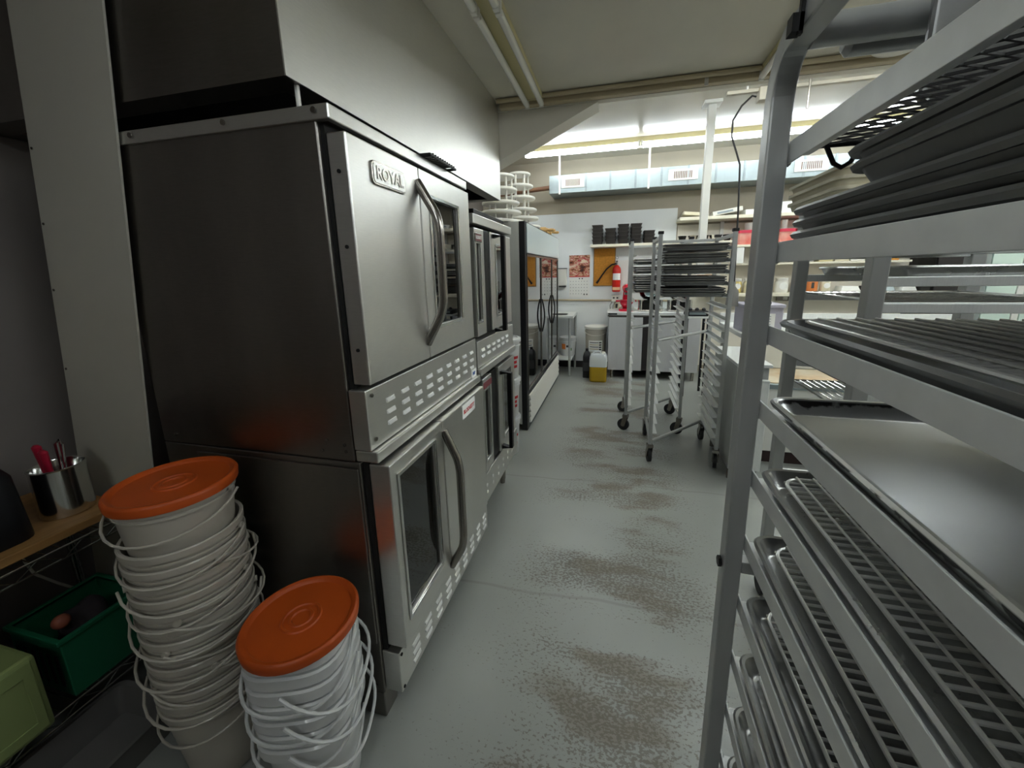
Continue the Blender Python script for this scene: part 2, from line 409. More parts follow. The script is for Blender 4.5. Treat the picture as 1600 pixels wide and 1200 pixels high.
# white board panel standing at the end of the left-hand shelf
pz = lambda z, x: x + 0.157*(z-0.92)
pan = MB().hexa([(pz(0,-1.835), .862, 0), (pz(0,-1.482), .862, 0), (pz(0,-1.482), .868, 0), (pz(0,-1.835), .868, 0)],
                [(pz(2.49,-1.835), .862, 2.49), (pz(2.49,-1.482), .862, 2.49), (pz(2.49,-1.482), .868, 2.49), (pz(2.49,-1.835), .868, 2.49)])
# ------------------------------------------------------------------ fluorescent fixtures
def fixture(name, label, cat, p0, p1, axis, lit, gap=0.09, n=1, housing='fixture', group=None):
    """bare-batten fluorescent fixture hung under a ceiling: housing, pairs of tubes, end sockets"""
    (x0, y0, z), L_ = p0, p1
    t = thing(name, label, cat, (x0, y0, z), 0, group)
    def Q(a, b, c): return (x0+a, y0+b, z+c) if axis == 'x' else (x0+b, y0+a, z+c)
    def bx(a0, a1, b0, b1, c0, c1):
        p, q = Q(a0, b0, c0), Q(a1, b1, c1); return MB().box(min(p[0],q[0]), max(p[0],q[0]), min(p[1],q[1]), max(p[1],q[1]), min(p[2],q[2]), max(p[2],q[2]))
    part(bx(0, L_, -0.055, 0.055, 0.022, 0.078 if z < 2.6 else 0.077), 'housing', housing, t, 0.004)
    seg = L_/n
    for k in range(n):
        for sd in (-1, 1):
            a0, a1 = k*seg+0.03, (k+1)*seg-0.03
            part(MB().tube([Q(a0, sd*gap/2, 0), Q(a1, sd*gap/2, 0)], 0.017, 12), 'tube', 'tube_lit' if lit else 'tube_off', t)
            for aa, dd in ((a0, -0.014), (a1, 0.014)):
                p = Q(aa+dd, sd*gap/2, 0)
                part(MB().box(p[0]-0.012, p[0]+0.012, p[1]-0.012, p[1]+0.012, z-0.018, z+0.04), 'socket', 'white', t, 0.003)
    return t
fixture('fluorescent_light', 'long lit fluorescent tube light along the back ceiling above the silver duct', 'light', (-1.2, 5.16, 2.872), 4.2, 'x', True, n=3, housing='yellowed')
fixture('fluorescent_light', 'lit tube light on the high ceiling just behind the ceiling step', 'light', (-1.3, 3.10, 2.872), 4.2, 'x', True, n=3, housing='yellowed')  # extra row added out of sight behind the step to brighten the far bay
fixture('fluorescent_light', 'lit tube light on the low ceiling above the near end of the room', 'light', (-0.85, -1.15, 2.452), 0.9, 'x', True, n=1)  # added behind the camera to brighten the faces turned towards it
fixture('fluorescent_light', 'unlit double tube light on the low ceiling beside the steel hood', 'light', (-0.535, 0.75, 2.452), 1.87, 'y', False, n=2, housing='yellowed')
fixture('fluorescent_light', 'unlit tube light on the low ceiling beyond the near rack post', 'light', (0.76, 0.75, 2.452), 1.87, 'y', False, n=2, housing='yellowed')
# unseen fill tubes added overhead and in the right-hand bay to brighten the room
for k, (fx, fy, ln) in enumerate(((1.62, 0.0, 1.5), (2.7, 0.0, 2.0), (-0.08, 0.08, 0.42), (4.3, 2.9, 2.4), (3.4, 2.9, 2.0))):
    zz = 2.452 if fy < YS else 2.872
    fixture('fluorescent_light', ['lit tube light on the low ceiling right beside the near rack', 'lit tube light in the second row right of the near rack', 'lit tube light on the low ceiling over the near end of the aisle', 'lit tube light nearest the right-hand wall', 'lit tube light on the high ceiling of the right-hand bay'][k], 'light', (fx, fy, zz), ln, 'y', True, n=2)
o = single(MB().lathe((1.279, 2.50, 2.455), [(0.05, 0.0), (0.10, 0.012), (0.125, 0.030), (0.125, 0.043)], 24), 'ceiling_lamp', 'white', 'round white dome lamp on the low ceiling above the front rack', 'light')
part(pan, 'panel_board', 'panel', None)
bo = bpy.data.objects['panel_board']; bo['label'] = 'tall white board panel with chipped edges beside the oven'; bo['category'] = 'panel'
for i, z in enumerate((1.16, 1.42, 1.62, 1.83)):
    part(MB().cyl((pz(z,-1.835)+0.012, .862, z), 0.004, -0.002, 8, 'y'), 'screw', 'handle', bo)

# ================================================================== OVENS
def bolts(parent, pts, r=0.006, axis='x', h=0.003, m='handle'):
    first = None
    for p in pts:
        if first is None:
            first = part(MB().cyl((0,0,0), r, h, 10, axis), 'screw', m, parent, local=True); first.location = Vector(p)-gpos(parent)
        else:
            c = share(first, 'screw', parent); c.location = Vector(p)-gpos(parent)
def louvres(parent, X, ys, zs, ly, lz, m='slot', slant=0.0, proud=0.005):
    mb = MB(); mb.loft([[(0, -ly/2, -lz/2), (0, ly/2, -lz/2), (0, ly/2, lz/2), (0, -ly/2, lz/2)],
                        [(proud, -ly/2+.003, -lz/2), (proud, ly/2-.003, -lz/2), (proud*.3, ly/2-.003, lz/2), (proud*.3, -ly/2+.003, lz/2)]], True, True, False)
    first = None
    for y in ys:
        for z in zs:
            if first is None:
                first = part(mb, 'louver', m, parent, local=True); first.location = Vector((X, y, z))-gpos(parent)
            else:
                c = share(first, 'louver', parent); c.location = Vector((X, y, z))-gpos(parent)
def bow_handle(parent, Y, X0, X1, z0, z1, zs0, zs1, r=0.015, m='handle'):
    pts = [(X0, Y, z0)]
    a, b = Vector((X0, Y, z0)), Vector((X1, Y, zs0)); c, d = Vector((X1, Y, zs1)), Vector((X0, Y, z1))
    def bez(p, q, s, n=6):
        return [tuple(p*(1-t)**2 + q*2*t*(1-t) + s*t*t) for t in [i/n for i in range(n+1)]]
    pts = [tuple(a)] + bez(a.lerp(b, .72), b, b.lerp(c, .16)) + bez(b.lerp(c, .84), c, c.lerp(d, .28)) + [tuple(d)]
    return part(MB().tube(pts, r, 12), 'handle', m, parent)
def door_with_window(root, Xf, th, y0, y1, z0, z1, wy0, wy1, wz0, wz1, glass='oven_glass', r=0.004):
    d = part(MB().frame('x', Xf-th, Xf, y0, y1, z0, z1, wy0, wy1, wz0, wz1), 'door', 'steel', root, r)
    part(MB().frame('x', Xf, Xf+0.004, wy0-.012, wy1+.012, wz0-.012, wz1+.012, wy0, wy1, wz0, wz1), 'window_trim', 'chrome', d, 0.0015)
    part(MB().box(Xf-0.014, Xf-0.009, wy0-.004, wy1+.004, wz0-.004, wz1+.004), 'glass_pane', glass, d)
    part(MB().box(Xf-th+.002, Xf-th+.006, wy0-.004, wy1+.004, wz0-.004, wz1+.004), 'inner_liner', 'liner', d)
    return d
M['liner'] = mat('oven_liner', (88, 82, 66), 0.6, 0.3, noise=0.25, nscale=9)

# ---- near upper oven
y0, y1 = 0.88, 1.735
t = thing('convection_oven', 'nearest upper steel convection oven with ROYAL badge and solid front door', 'oven', (-1.08, 1.31, 0.925))
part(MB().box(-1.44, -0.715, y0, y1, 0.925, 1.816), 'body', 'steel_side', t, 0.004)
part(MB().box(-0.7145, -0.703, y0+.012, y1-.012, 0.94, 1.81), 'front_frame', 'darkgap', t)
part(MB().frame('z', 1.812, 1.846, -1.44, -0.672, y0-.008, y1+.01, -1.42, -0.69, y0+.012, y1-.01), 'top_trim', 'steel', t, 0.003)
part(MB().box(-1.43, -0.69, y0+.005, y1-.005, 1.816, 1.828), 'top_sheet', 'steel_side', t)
part(MB().box(-0.702, -0.648, 0.893, 1.250, 1.152, 1.790), 'door', 'steel', t, 0.004)
door_with_window(t, -0.648, 0.054, 1.256, 1.70, 1.152, 1.790, 1.325, 1.565, 1.26, 1.705)
bow_handle(t, 1.243, -0.652, -0.580, 1.745, 1.205, 1.625, 1.330, 0.0155)
pl = part(MB().loft([[(-0.648, y, z) for y, z, _ in [(p[0], p[1], 0) for p in rrect(0.172, 0.062, 0.014, 0, 4, 1.068, 1.718)]],
                     [(-0.642, y, z) for y, z, _ in [(p[0], p[1], 0) for p in rrect(0.172, 0.062, 0.014, 0, 4, 1.068, 1.718)]]], True, True, False), 'name_plate', 'handle', t, 0.0015)
part(MB().loft([[(-0.6425, y, z) for y, z, _ in [(p[0], p[1], 0) for p in rrect(0.160, 0.050, 0.010, 0, 4, 1.068, 1.718)]],
                [(-0.6405, y, z) for y, z, _ in [(p[0], p[1], 0) for p in rrect(0.160, 0.050, 0.010, 0, 4, 1.068, 1.718)]]], True, True, False), 'plate_field', 'steel', pl)
text('ROYAL', 0.047, (-0.640, 1.068, 1.718), FACE_X, 'lettering', 'handle', pl, 0.0015, 0.92, 0.0008)
# louvred strip under the doors
g = part(MB().loft([[(-0.712, y, z) for y, z in ((y0, .962), (y1+.005, .962), (y1+.005, 1.139), (y0, 1.139))],
                    [(-0.658, y, z) for y, z in ((y0, .962), (y1+.005, .962), (y1+.005, 1.139), (y0, 1.139))]], True, True, False), 'vent_panel', 'steel', t, 0.003)
louvres(g, -0.658, [0.995+0.085*i for i in range(9)], (1.012, 1.047, 1.083), 0.046, 0.012)
part(MB().box(-0.712, -0.640, y0+.002, y1+.004, 0.926, 0.960), 'lower_lip', 'steel', t, 0.004)
bolts(t, [(-0.657, 0.905, 0.99), (-0.657, 0.905, 1.12)], 0.006, 'x')
bolts(t, [(-1.30, y0-.010, 1.832), (-0.98, y0-.010, 1.832), (-0.71, y0-.010, 1.832)], 0.007, 'y', -0.003)
bolts(t, [(-1.38, y0, 0.952), (-0.82, y0, 0.952), (-0.80, y0, 0.985), (-0.74, y0, 0.955), (-0.742, y0, 0.975)], 0.005, 'y', -0.003)
bolts(t, [(-0.675, 0.893, 1.25), (-0.675, 0.893, 1.52), (-0.675, 0.893, 1.70)], 0.005, 'y', -0.003, 'darkgap')
part(MB().box(-0.6575, -0.6565, 1.665, 1.725, 0.958, 0.998), 'sticker', 'paper', t)
text('IMP', 0.022, (-0.6562, 1.695, 0.978), FACE_X, 'sticker_print', mat('blue_print', (70, 110, 180), 0.6), t, 0.0003, 1.0, 0.0006)

# ---- near lower oven
t = thing('convection_oven', 'nearest lower steel convection oven with amber glass window door', 'oven', (-1.08, 1.31, 0))
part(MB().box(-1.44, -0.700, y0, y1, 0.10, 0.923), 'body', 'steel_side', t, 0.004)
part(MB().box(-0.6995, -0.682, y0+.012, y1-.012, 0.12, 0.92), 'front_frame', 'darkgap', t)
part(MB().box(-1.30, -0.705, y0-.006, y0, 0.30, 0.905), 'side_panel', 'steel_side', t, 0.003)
door_with_window(t, -0.615, 0.066, 0.893, 1.238, 0.285, 0.915, 0.938, 1.168, 0.372, 0.862)
part(MB().box(-0.681, -0.615, 1.244, 1.70, 0.285, 0.915), 'door', 'steel', t, 0.004)
bow_handle(t, 1.256, -0.618, -0.560, 0.872, 0.29, 0.745, 0.395, 0.0155)
g = part(MB().box(-0.699, -0.638, y0+.004, y1+.015, 0.115, 0.267), 'vent_panel', 'steel', t, 0.003)
louvres(g, -0.638, [0.985+0.089*i for i in range(9)], (0.150, 0.182, 0.214), 0.050, 0.011)
bolts(t, [(-0.638, 0.897, 0.255), (-0.638, 0.897, 0.128)], 0.005, 'x', 0.003, 'darkgap')
for lx in (-1.40, -0.745):
    for ly in (0.915, 1.66):
        part(MB().prism([(lx-.04, ly-.035), (lx+.04, ly-.035), (lx+.04, ly+.035), (lx-.04, ly+.035)], 'z', 0, 0.10), 'leg', 'steel_side', t, 0.004)
bolts(t, [(-0.78, y0-.002, 0.13), (-0.73, y0-.002, 0.13), (-0.84, y0-.002, 0.15)], 0.006, 'y', -0.003)
pl = part(MB().box(-0.615, -0.612, 1.432, 1.575, 0.846, 0.905), 'name_plate', 'paper', t, 0.001)
text('BLODGETT', 0.024, (-0.6118, 1.503, 0.874), FACE_X, 'lettering', 'red_print', pl, 0.0005, 1.0, 0.0008)

# ---- far ovens
y0, y1 = 1.765, 2.43
t = thing('convection_oven', 'farther upper steel oven with narrow glass doors and red lettered plate', 'oven', (-1.05, 2.1, 0.93))
part(MB().box(-1.42, -0.715, y0, y1, 0.945, 1.672), 'body', 'steel_side', t, 0.004)
part(MB().frame('z', 1.672, 1.716, -1.42, -0.652, y0-.008, y1-.01, -1.40, -0.68, y0+.012, y1-.03), 'top_trim', 'steel', t, 0.003)
part(MB().box(-1.41, -0.67, y0+.004, y1-.02, 1.673, 1.690), 'top_sheet', 'steel_side', t)
part(MB().box(-0.7145, -0.700, y0+.01, y1-.01, 1.13, 1.67), 'front_frame', 'darkgap', t)
d1 = door_with_window(t, -0.655, 0.045, y0+.005, 1.905, 1.14, 1.655, 1.785, 1.842, 1.215, 1.585)
d2 = door_with_window(t, -0.655, 0.045, 2.005, 2.40, 1.14, 1.655, 2.10, 2.27, 1.215, 1.585)
part(MB().box(-0.70, -0.662, 1.909, 2.001, 1.14, 1.655), 'centre_strip', 'black_metal', t, 0.003)
for yy in (2.055,):
    part(MB().sqtube([(-0.655, yy, 1.635), (-0.600, yy, 1.635), (-0.600, yy, 1.135), (-0.655, yy, 1.135)], 0.022, 0.030), 'handle', 'black_metal', t, 0.003)
pl = part(MB().box(-0.655, -0.649, 1.700+.07, 1.860, 1.590, 1.632), 'name_plate', 'handle', t, 0.002)
part(MB().box(-0.649, -0.6484, 1.776, 1.854, 1.595, 1.627), 'plate_field', mat('plate_maroon', (120, 62, 64), .5), pl)
text('BLODGETT', 0.021, (-0.6482, 1.815, 1.611), FACE_X, 'lettering', 'paper', pl, 0.0006, 0.72, 0.0006)
g = part(MB().box(-0.712, -0.655, y0-.015, y1-.01, 0.985, 1.118), 'vent_panel', 'steel', t, 0.003)
louvres(g, -0.655, [1.83+0.088*i for i in range(6)], (1.035, 1.066), 0.056, 0.013)
part(MB().box(-0.712, -0.640, y0-.012, y1-.01, 0.946, 0.982), 'lower_lip', 'steel', t, 0.003)
t = thing('convection_oven', 'farther lower steel oven with black upright bar handles', 'oven', (-1.05, 2.1, 0))
part(MB().box(-1.42, -0.705, y0, y1, 0.20, 0.944), 'body', 'steel_side', t, 0.004)
part(MB().box(-0.7045, -0.685, y0+.01, y1-.01, 0.24, 0.935), 'front_frame', 'darkgap', t)
d1 = door_with_window(t, -0.640, 0.044, y0+.005, 1.905, 0.415, 0.925, 1.790, 1.860, 0.48, 0.86)
d2 = door_with_window(t, -0.640, 0.044, 2.03, 2.38, 0.415, 0.925, 2.12, 2.27, 0.48, 0.86)
part(MB().box(-0.684, -0.652, 1.909, 2.026, 0.415, 0.925), 'centre_strip', 'black_metal', t, 0.003)
part(MB().sqtube([(-0.640, 2.075, 0.885), (-0.585, 2.075, 0.885), (-0.585, 2.075, 0.43), (-0.640, 2.075, 0.43)], 0.022, 0.034), 'handle', 'black_metal', t, 0.003)
part(MB().box(-0.640, -0.637, 1.775, 1.90, 0.872, 0.905), 'name_plate', mat('plate_maroon', (120, 62, 64), .5), t, 0.001)
g = part(MB().box(-0.704, -0.648, y0, y1+.01, 0.235, 0.395), 'vent_panel', 'steel', t, 0.003)
bolts(g, [(-0.648, 1.80+0.1*i, zz) for i in range(6) for zz in (0.29, 0.33)], 0.009, 'x', 0.002, 'slot')
for lx in (-1.36, -0.745):
    for ly in (1.84, 2.385):
        part(MB().lathe((lx, ly, 0), [(0.017, 0), (0.020, 0.03), (0.022, 0.035), (0.024, 0.20)], 14), 'leg', 'handle', t)

# ================================================================== EXHAUST HOOD
t = thing('exhaust_hood', 'big brushed steel exhaust hood above the ovens', 'hood', (-1.38, 1.80, 1.918))
HX, HY0, HY1, HZ = -0.783, 0.88, 2.655, 1.918
part(MB().box(HX-.004, HX, HY0, HY1, HZ, 2.499), 'front_panel', 'steel_h', t)
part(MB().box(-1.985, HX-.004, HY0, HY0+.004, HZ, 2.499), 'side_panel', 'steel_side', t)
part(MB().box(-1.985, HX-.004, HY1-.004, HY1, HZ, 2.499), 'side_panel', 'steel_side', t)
part(MB().frame('z', HZ, HZ+.006, -1.985, HX-.004, HY0+.004, HY1-.004, -1.90, HX-.07, HY0+.075, HY1-.075), 'rim', 'steel_side', t)
part(MB().box(-1.90, HX-.07, HY0+.075, HY1-.075, 2.20, 2.22), 'inner_top', 'darkgap', t)
part(MB().frame('z', HZ+.006, 2.20, -1.92, HX-.06, HY0+.065, HY1-.065, -1.90, HX-.07, HY0+.075, HY1-.075), 'inner_wall', 'darkgap', t)
part(MB().tube([(-0.80, 0.93, 1.846), (-0.80, 0.93, 1.918)], 0.006, 8), 'support_rod', 'white', t)

# wire grate on the near oven, dark pan on the far oven
t = thing('wire_grate', 'black wire grate lying over the front edge of the nearest oven top', 'grate', (-0.72, 1.45, 1.847))
part(MB().tube([(-0.80, 1.34, 1.853), (-0.645, 1.34, 1.853), (-0.645, 1.56, 1.853), (-0.80, 1.56, 1.853)], 0.005, 8, closed=True), 'rim', 'black_metal', t)
f0 = part(MB().tube([(-0.80, 1.36, 1.858), (-0.640, 1.36, 1.858)], 0.0028, 6), 'rod', 'black_metal', t)
for i in range(1, 10): share(f0, 'rod', t, (0, 0.02*i, 0))
t = thing('broiler_grate', 'black slotted pan lying on top of the farther oven', 'grate', (-0.80, 2.05, 1.717))
part(MB().frame('z', 1.718, 1.742, -0.98, -0.665, 1.80, 2.30, -0.97, -0.675, 1.81, 2.29), 'rim', 'black_metal', t, 0.002)
f0 = part(MB().box(-0.97, -0.675, 1.822, 1.832, 1.730, 1.736), 'slat', 'black_metal', t)
for i in range(1, 20): share(f0, 'slat', t, (0, 0.0238*i, 0))

# ================================================================== BUCKETS
R0 = 0.134
def pail_mesh(r_top, r_bot, h, sq=None, ribs=True, th=0.0018):
    mb = MB(); P = []
    slope = lambda z: r_bot + (r_top-.006-r_bot)*z/h
    P += [(r_bot*0.55, 0.004), (r_bot-.004, 0.003), (r_bot, 0.008)]
    P += [(slope(h*.3), h*.3), (slope(h*.6), h*.6), (slope(h-.075), h-.075)]
    if ribs:
        P += [(slope(h-.04), h-.038), (slope(h-.036)+.005, h-.036), (slope(h-.036)+.005, h-.031), (slope(h-.03), h-.030), (slope(h-.02), h-.022), (r_top, h-.020), (r_top+.001, h-.003), (r_top-.002, h)]
    else:
        P += [(slope(h-.036), h-.036), (r_top+.004, h-.033), (r_top+.005, h-.004), (r_top, h)]
    inner = [(r_top-.008, h-.002), (slope(h-.03)-th-.001, h-.03), (slope(h*.3)-th, h*.3), (r_bot-.006, 0.012), (r_bot*.5, 0.010)]
    mb.lathe((0,0,0), P+inner, 40, True, True, sq)
    return mb
def bail(r, z, drop, tilt, n=14, rr=0.0032, sq=None):
    """wire bail hanging against the wall of the pail"""
    pts = []
    for i in range(n+1):
        a = PI*i/n; k = (abs(math.cos(a))**sq+abs(math.sin(a))**sq)**(-1/sq) if sq else 1.0
        pts.append((r*k*math.cos(a), -r*k*math.sin(a), z-drop*math.sin(a)**0.8))
    return MB().tube(pts, rr, 7)
def lid(root, r, name='lid'):
    l = part(MB().lathe((0,0,0), [(r*.3, 0.0), (r-.010, 0.0), (r-.004, -0.014), (r+.001, -0.014), (r+.003, 0.004), (r, 0.010), (r-.004, 0.012), (r-.012, 0.010), (r-.018, 0.003), (r-.030, 0.002), (r*.36, 0.003), (r*.34, 0.006), (r*.31, 0.006), (r*.29, 0.003), (r*.22, 0.003), (r*.20, 0.006), (r*.17, 0.006), (r*.15, 0.003), (r*.05, 0.003)], 48), name, 'orange', root, local=True)
    return l
# tall stack of round pails
TX, TY = -1.143, 0.700
H1 = 0.285
zs = [0.0, 0.040, 0.081, 0.120, 0.163, 0.205, 0.244, 0.288, 0.330, 0.371, 0.414, 0.456, 0.499, 0.545]
zs[-1] = 0.622
proto = None
for i, z in enumerate(zs):
    nm = 'plain white pail, %s of the tall nested stack by the shelf'
    lab = nm % 'lowest' if i == 0 else ('white pail in the tall stack with its wire handle hanging, under the orange lid' if i == len(zs)-1 else ORD[i] + ' white pail from the bottom of the tall stack by the shelf')
    if proto is None:
        p = thing('pail', lab, 'pail', (TX, TY, 0), 0.2, 'pails of the tall stack')
        part(pail_mesh(R0, 0.099, H1), 'body', 'pail', p, local=True)
        part(bail(R0+.008, H1-.028, 0.055, 0), 'handle', 'pail', p, local=True)
        for sd in (-1, 1): part(MB().cyl((sd*(R0-.004), 0, H1-.028), 0.009, sd*0.008, 10, 'x'), 'handle_ear', 'pail', p, local=True)
        proto = p
    else: p = copy_tree(proto)
    p['label'] = lab
    lean = 0.0
    for ch in p.children:
        if ch.name.startswith('handle') and 'ear' not in ch.name: ch.scale = (1+.045*(i % 3), 1+.045*(i % 3), 1)
    p.location = (TX+lean*.5, TY+lean*.4, z+.001); p.rotation_euler = (0, 0, [0.25, 2.9, 0.6, 1.4, 2.6, 0.1, 1.9, 0.8, 2.2, 0.4, 1.1, 3.0, 0.5, 0.42][i])
l = lid(p, R0+.004); l.location = (0, 0, H1+.002); l['label'] = 'orange round lid'
# short stack of square-sided tubs
SX, SY = -0.780, 0.690
proto = None
zs = [0.0, 0.045, 0.088, 0.135, 0.178, 0.222, 0.266]
H2 = 0.300
for i, z in enumerate(zs):
    lab = 'white square-sided tub at the bottom of the short stack' if i == 0 else ('top white tub of the short stack, under the orange lid' if i == len(zs)-1 else ORD[i] + ' white tub from the bottom of the short stack beside the oven')
    if proto is None:
        p = thing('tub', lab, 'tub', (SX, SY, 0), 0.35, 'tubs of the short stack')
        part(pail_mesh(0.117, 0.087, H2, 3.2, False), 'body', 'tub', p, local=True)
        part(bail(0.1305, H2-.03, 0.115, 0, 24, 0.0042, 3.2), 'handle', 'tub', p, local=True)
        proto = p
    else: p = copy_tree(proto)
    p['label'] = lab
    for ch in p.children:
        if ch.name.startswith('handle'): ch.scale = (1+.085*(i % 2), 1+.085*(i % 2), 1)
    p.location = (SX, SY, z+.001); p.rotation_euler = (0, 0, 0.34 + (PI/2 if i % 2 else 0))
l = lid(p, R0+.004); l.location = (0, 0, H2+.002); l['label'] = 'orange round lid with ringed centre'

# ================================================================== LEFT SHELF UNIT
t = thing('shelving_unit', 'chrome wire shelving unit against the left wall under a wooden board', 'shelf', (-1.78, 0.5, 0))
FX = -1.575
for (px, py) in ((FX-.012, 0.836), (-1.965, 0.836), (FX-.012, -0.30), (-1.965, -0.30)):
    part(MB().lathe((px, py, 0), [(0.0125, 0.0), (0.0125, 0.02)] + [q for k in range(1, 27) for q in ((0.0125, k*0.0254), (0.0108, k*0.0254+.001), (0.0108, k*0.0254+.004), (0.0125, k*0.0254+.005))] + [(0.0125, 0.69)], 12), 'post', 'chrome', t)
def wire_shelf(z):
    s = part(MB().tube([(FX, -0.30, z), (FX, 0.836, z), (-1.97, 0.836, z), (-1.97, -0.30, z)], 0.0035, 6, closed=True), 'shelf_frame', 'chrome', t)
    part(MB().tube([(FX, -0.30, z-.035), (FX, 0.836, z-.035)], 0.003, 6), 'lower_wire', 'chrome', s)
    pts = []
    for k in range(23): pts.append((FX, -0.30+0.05*k, z-(.035 if k % 2 else 0)))
    part(MB().tube(pts, 0.0022, 6), 'truss_wire', 'chrome', s)
    mb = MB()
    for k in range(1, 37): mb.tube([(FX, -0.30+.0306*k, z+.002), (-1.97, -0.30+.0306*k, z+.002)], 0.0016, 5)
    part(mb, 'deck_wires', 'chrome', s, kind='stuff')
wire_shelf(0.186); wire_shelf(0.675)
single(MB().box(-1.985, -1.578, -0.34, 0.825, 0.695, 0.722), 'shelf_board', 'wood', 'raw wooden board laid across the left shelving unit', 'board', bevel=0.003)
# utensil crock with red handles
cx, cy, cz = -1.70, 0.742, 0.7225
t = thing('utensil_crock', 'polished steel crock holding red-handled utensils on the wooden board', 'crock', (cx, cy, cz))
part(MB().lathe((cx, cy, cz), [(0.02, 0), (0.058, 0), (0.062, 0.004), (0.062, 0.155), (0.0645, 0.158), (0.061, 0.160), (0.058, 0.155), (0.058, 0.012), (0.02, 0.010)], 32), 'body', 'chrome', t)
M['red_grip'] = mat('red_silicone', (170, 24, 52), 0.5)
for i, (dx, dy, lx, ly, h, mm) in enumerate(((-.03, -.02, -.02, -.02, .225, 'red_grip'), (.01, -.03, .02, -.02, .215, 'red_grip'), (.035, .0, .02, .0, .235, 'chrome'), (-.01, .02, .0, .02, .22, 'dark_red'))):
    if mm == 'dark_red': M['dark_red'] = mat('maroon_silicone', (84, 16, 26), 0.55)
    u = thing('utensil', ['red silicone spatula handle leaning in the steel crock', 'second red silicone handle in the steel crock', 'looped chrome whisk handle at the back of the steel crock', 'maroon spatula handle in the middle of the steel crock'][i], 'utensil', (cx+dx*.5, cy+dy*.5, cz+.014))
    b0 = Vector((cx+dx*.5, cy+dy*.5, cz+.016)); b1 = Vector((cx+dx*.7+lx*.3, cy+dy*.7+ly*.3, cz+h))
    part(MB().tube([b0, b0.lerp(b1, .55)], 0.004, 8), 'shaft', 'chrome', u)
    if mm == 'chrome': part(MB().tube([b0.lerp(b1, .55), b1, b1+Vector((.012, 0, .012)), b1+Vector((.024, 0, 0)), b0.lerp(b1, .6)+Vector((.012, 0, 0))], 0.003, 7), 'loop', 'chrome', u)
    else: part(MB().tube([b0.lerp(b1, .5), b0.lerp(b1, .6), b1, b1+Vector((0, 0, .006))], [.007, .013, .017, .009], 10, flat=(1, .55)), 'grip', mm, u)
# black appliances at the left edge
t = thing('meat_slicer_body', 'black bulky appliance with a chrome lever on the wooden board', 'appliance', (-1.72, 0.53, 0.7225))
part(MB().loft([[(x, y, .7225+z) for x, y, _ in rrect(.20, .21, .04, 0, 4, -1.72, .535)] for z in (0, .01)] + [[(-1.72+(x+1.72)*.92, .535+(y-.535)*.92, .7225+.19) for x, y, _ in rrect(.20, .21, .04, 0, 4, -1.72, .535)], [(-1.72+(x+1.72)*.70, .535+(y-.535)*.72, .7225+.235) for x, y, _ in rrect(.20, .21, .04, 0, 4, -1.72, .535)]]), 'body', 'black', t)
part(MB().tube([(-1.63, .50, .90), (-1.615, .50, .955), (-1.62, .50, 1.0)], [.009, .011, .006], 10), 'lever', 'chrome', t)
part(MB().ball((-1.615, .50, .89), .014), 'knob', 'chrome', t)
part(MB().tube(arc((-1.72, .60, .95), .045, 0, PI, 8, 'xz'), .009, 8), 'carry_handle', 'black', t)
# contents of the lower wire shelf and floor
def basket(root, x0, x1, y0, y1, z0, z1, m, th=.006):
    part(MB().frame('z', z0+.004, z1, x0, x1, y0, y1, x0+th, x1-th, y0+th, y1-th), 'wall', m, root, .003)
    part(MB().box(x0+.002, x1-.002, y0+.002, y1-.002, z0, z0+.005), 'base', m, root)
    part(MB().frame('z', z1-.012, z1+.002, x0-.008, x1+.008, y0-.008, y1+.008, x0+th, x1-th, y0+th, y1-th), 'rim', m, root, .003)
t = thing('green_basket', 'dark green plastic basket on the lower wire shelf', 'basket', (-1.70, .72, .190))
basket(t, -1.82, -1.585, .595, .815, .190, .395, 'green')
for k in range(6): part(MB().box(-1.80+.035*k, -1.785+.035*k, .5925, .594, .225, .335), 'slot', 'darkgap', t)
M['bundle'] = mat('dark_bundle', (34, 30, 34), .85, rgb2=(58, 50, 52), nscale=14)
def lump(c, rx, ry, rz, seed):
    mb = MB(); mb.ball((0, 0, 0), 1, 22, 14); rn = random.Random(seed); ph = [rn.random()*6 for _ in range(6)]
    for i, (x, y, z) in enumerate(mb.v):
        k = 1+.10*math.sin(5*x+ph[0])+.09*math.sin(6*y+ph[1]+2*z)+.08*math.sin(7*z+ph[2]+3*x)
        mb.v[i] = (c[0]+x*k*rx, c[1]+y*k*ry, c[2]+max(-.86, z)*k*rz)
    return mb
single(lump((-1.705, .705, .300), .068, .066, .090, 3), 'cloth_bundle', 'bundle', 'dark crumpled cloth bundle filling the green basket', 'bundle')
single(MB().ball((-1.66, .64, .405), .022), 'toy_ball', mat('salmon_ball', (150, 84, 64), .5), 'small salmon-pink ball on the dark bundle in the green basket', 'ball')
single(lump((-1.88, .45, .315), .058, .085, .11, 8), 'cloth_bundle', 'bundle', 'dark bundle on the wire shelf behind the green basket', 'bundle')
t = thing('lime_container', 'pale lime plastic box with a sunken panel on the lower wire shelf', 'container', (-1.64, .465, .190))
part(MB().box(-1.74, -1.545, .36, .535, .190, .435), 'body', 'ltgreen', t, .012)
part(MB().frame('x', -1.545, -1.541, .375, .520, .205, .425, .425, .500, .235, .385), 'raised_frame', 'ltgreen', t, .002)
M['grey_tub'] = mat('grey_tub', (112, 110, 108), .5)
t = thing('grey_tub', 'shallow grey plastic tub on the floor below the wire shelf', 'tub', (-1.50, .56, 0))
part(MB().loft([rrect(.22, .34, .02, .002, 4, -1.48, .52), rrect(.25, .37, .03, .10, 4, -1.48, .52), rrect(.26, .38, .035, .103, 4, -1.48, .52), rrect(.27, .39, .035, .108, 4, -1.48, .52), rrect(.24, .36, .025, .106, 4, -1.48, .52), rrect(.215, .335, .02, .008, 4, -1.48, .52)]), 'body', 'grey_tub', t)
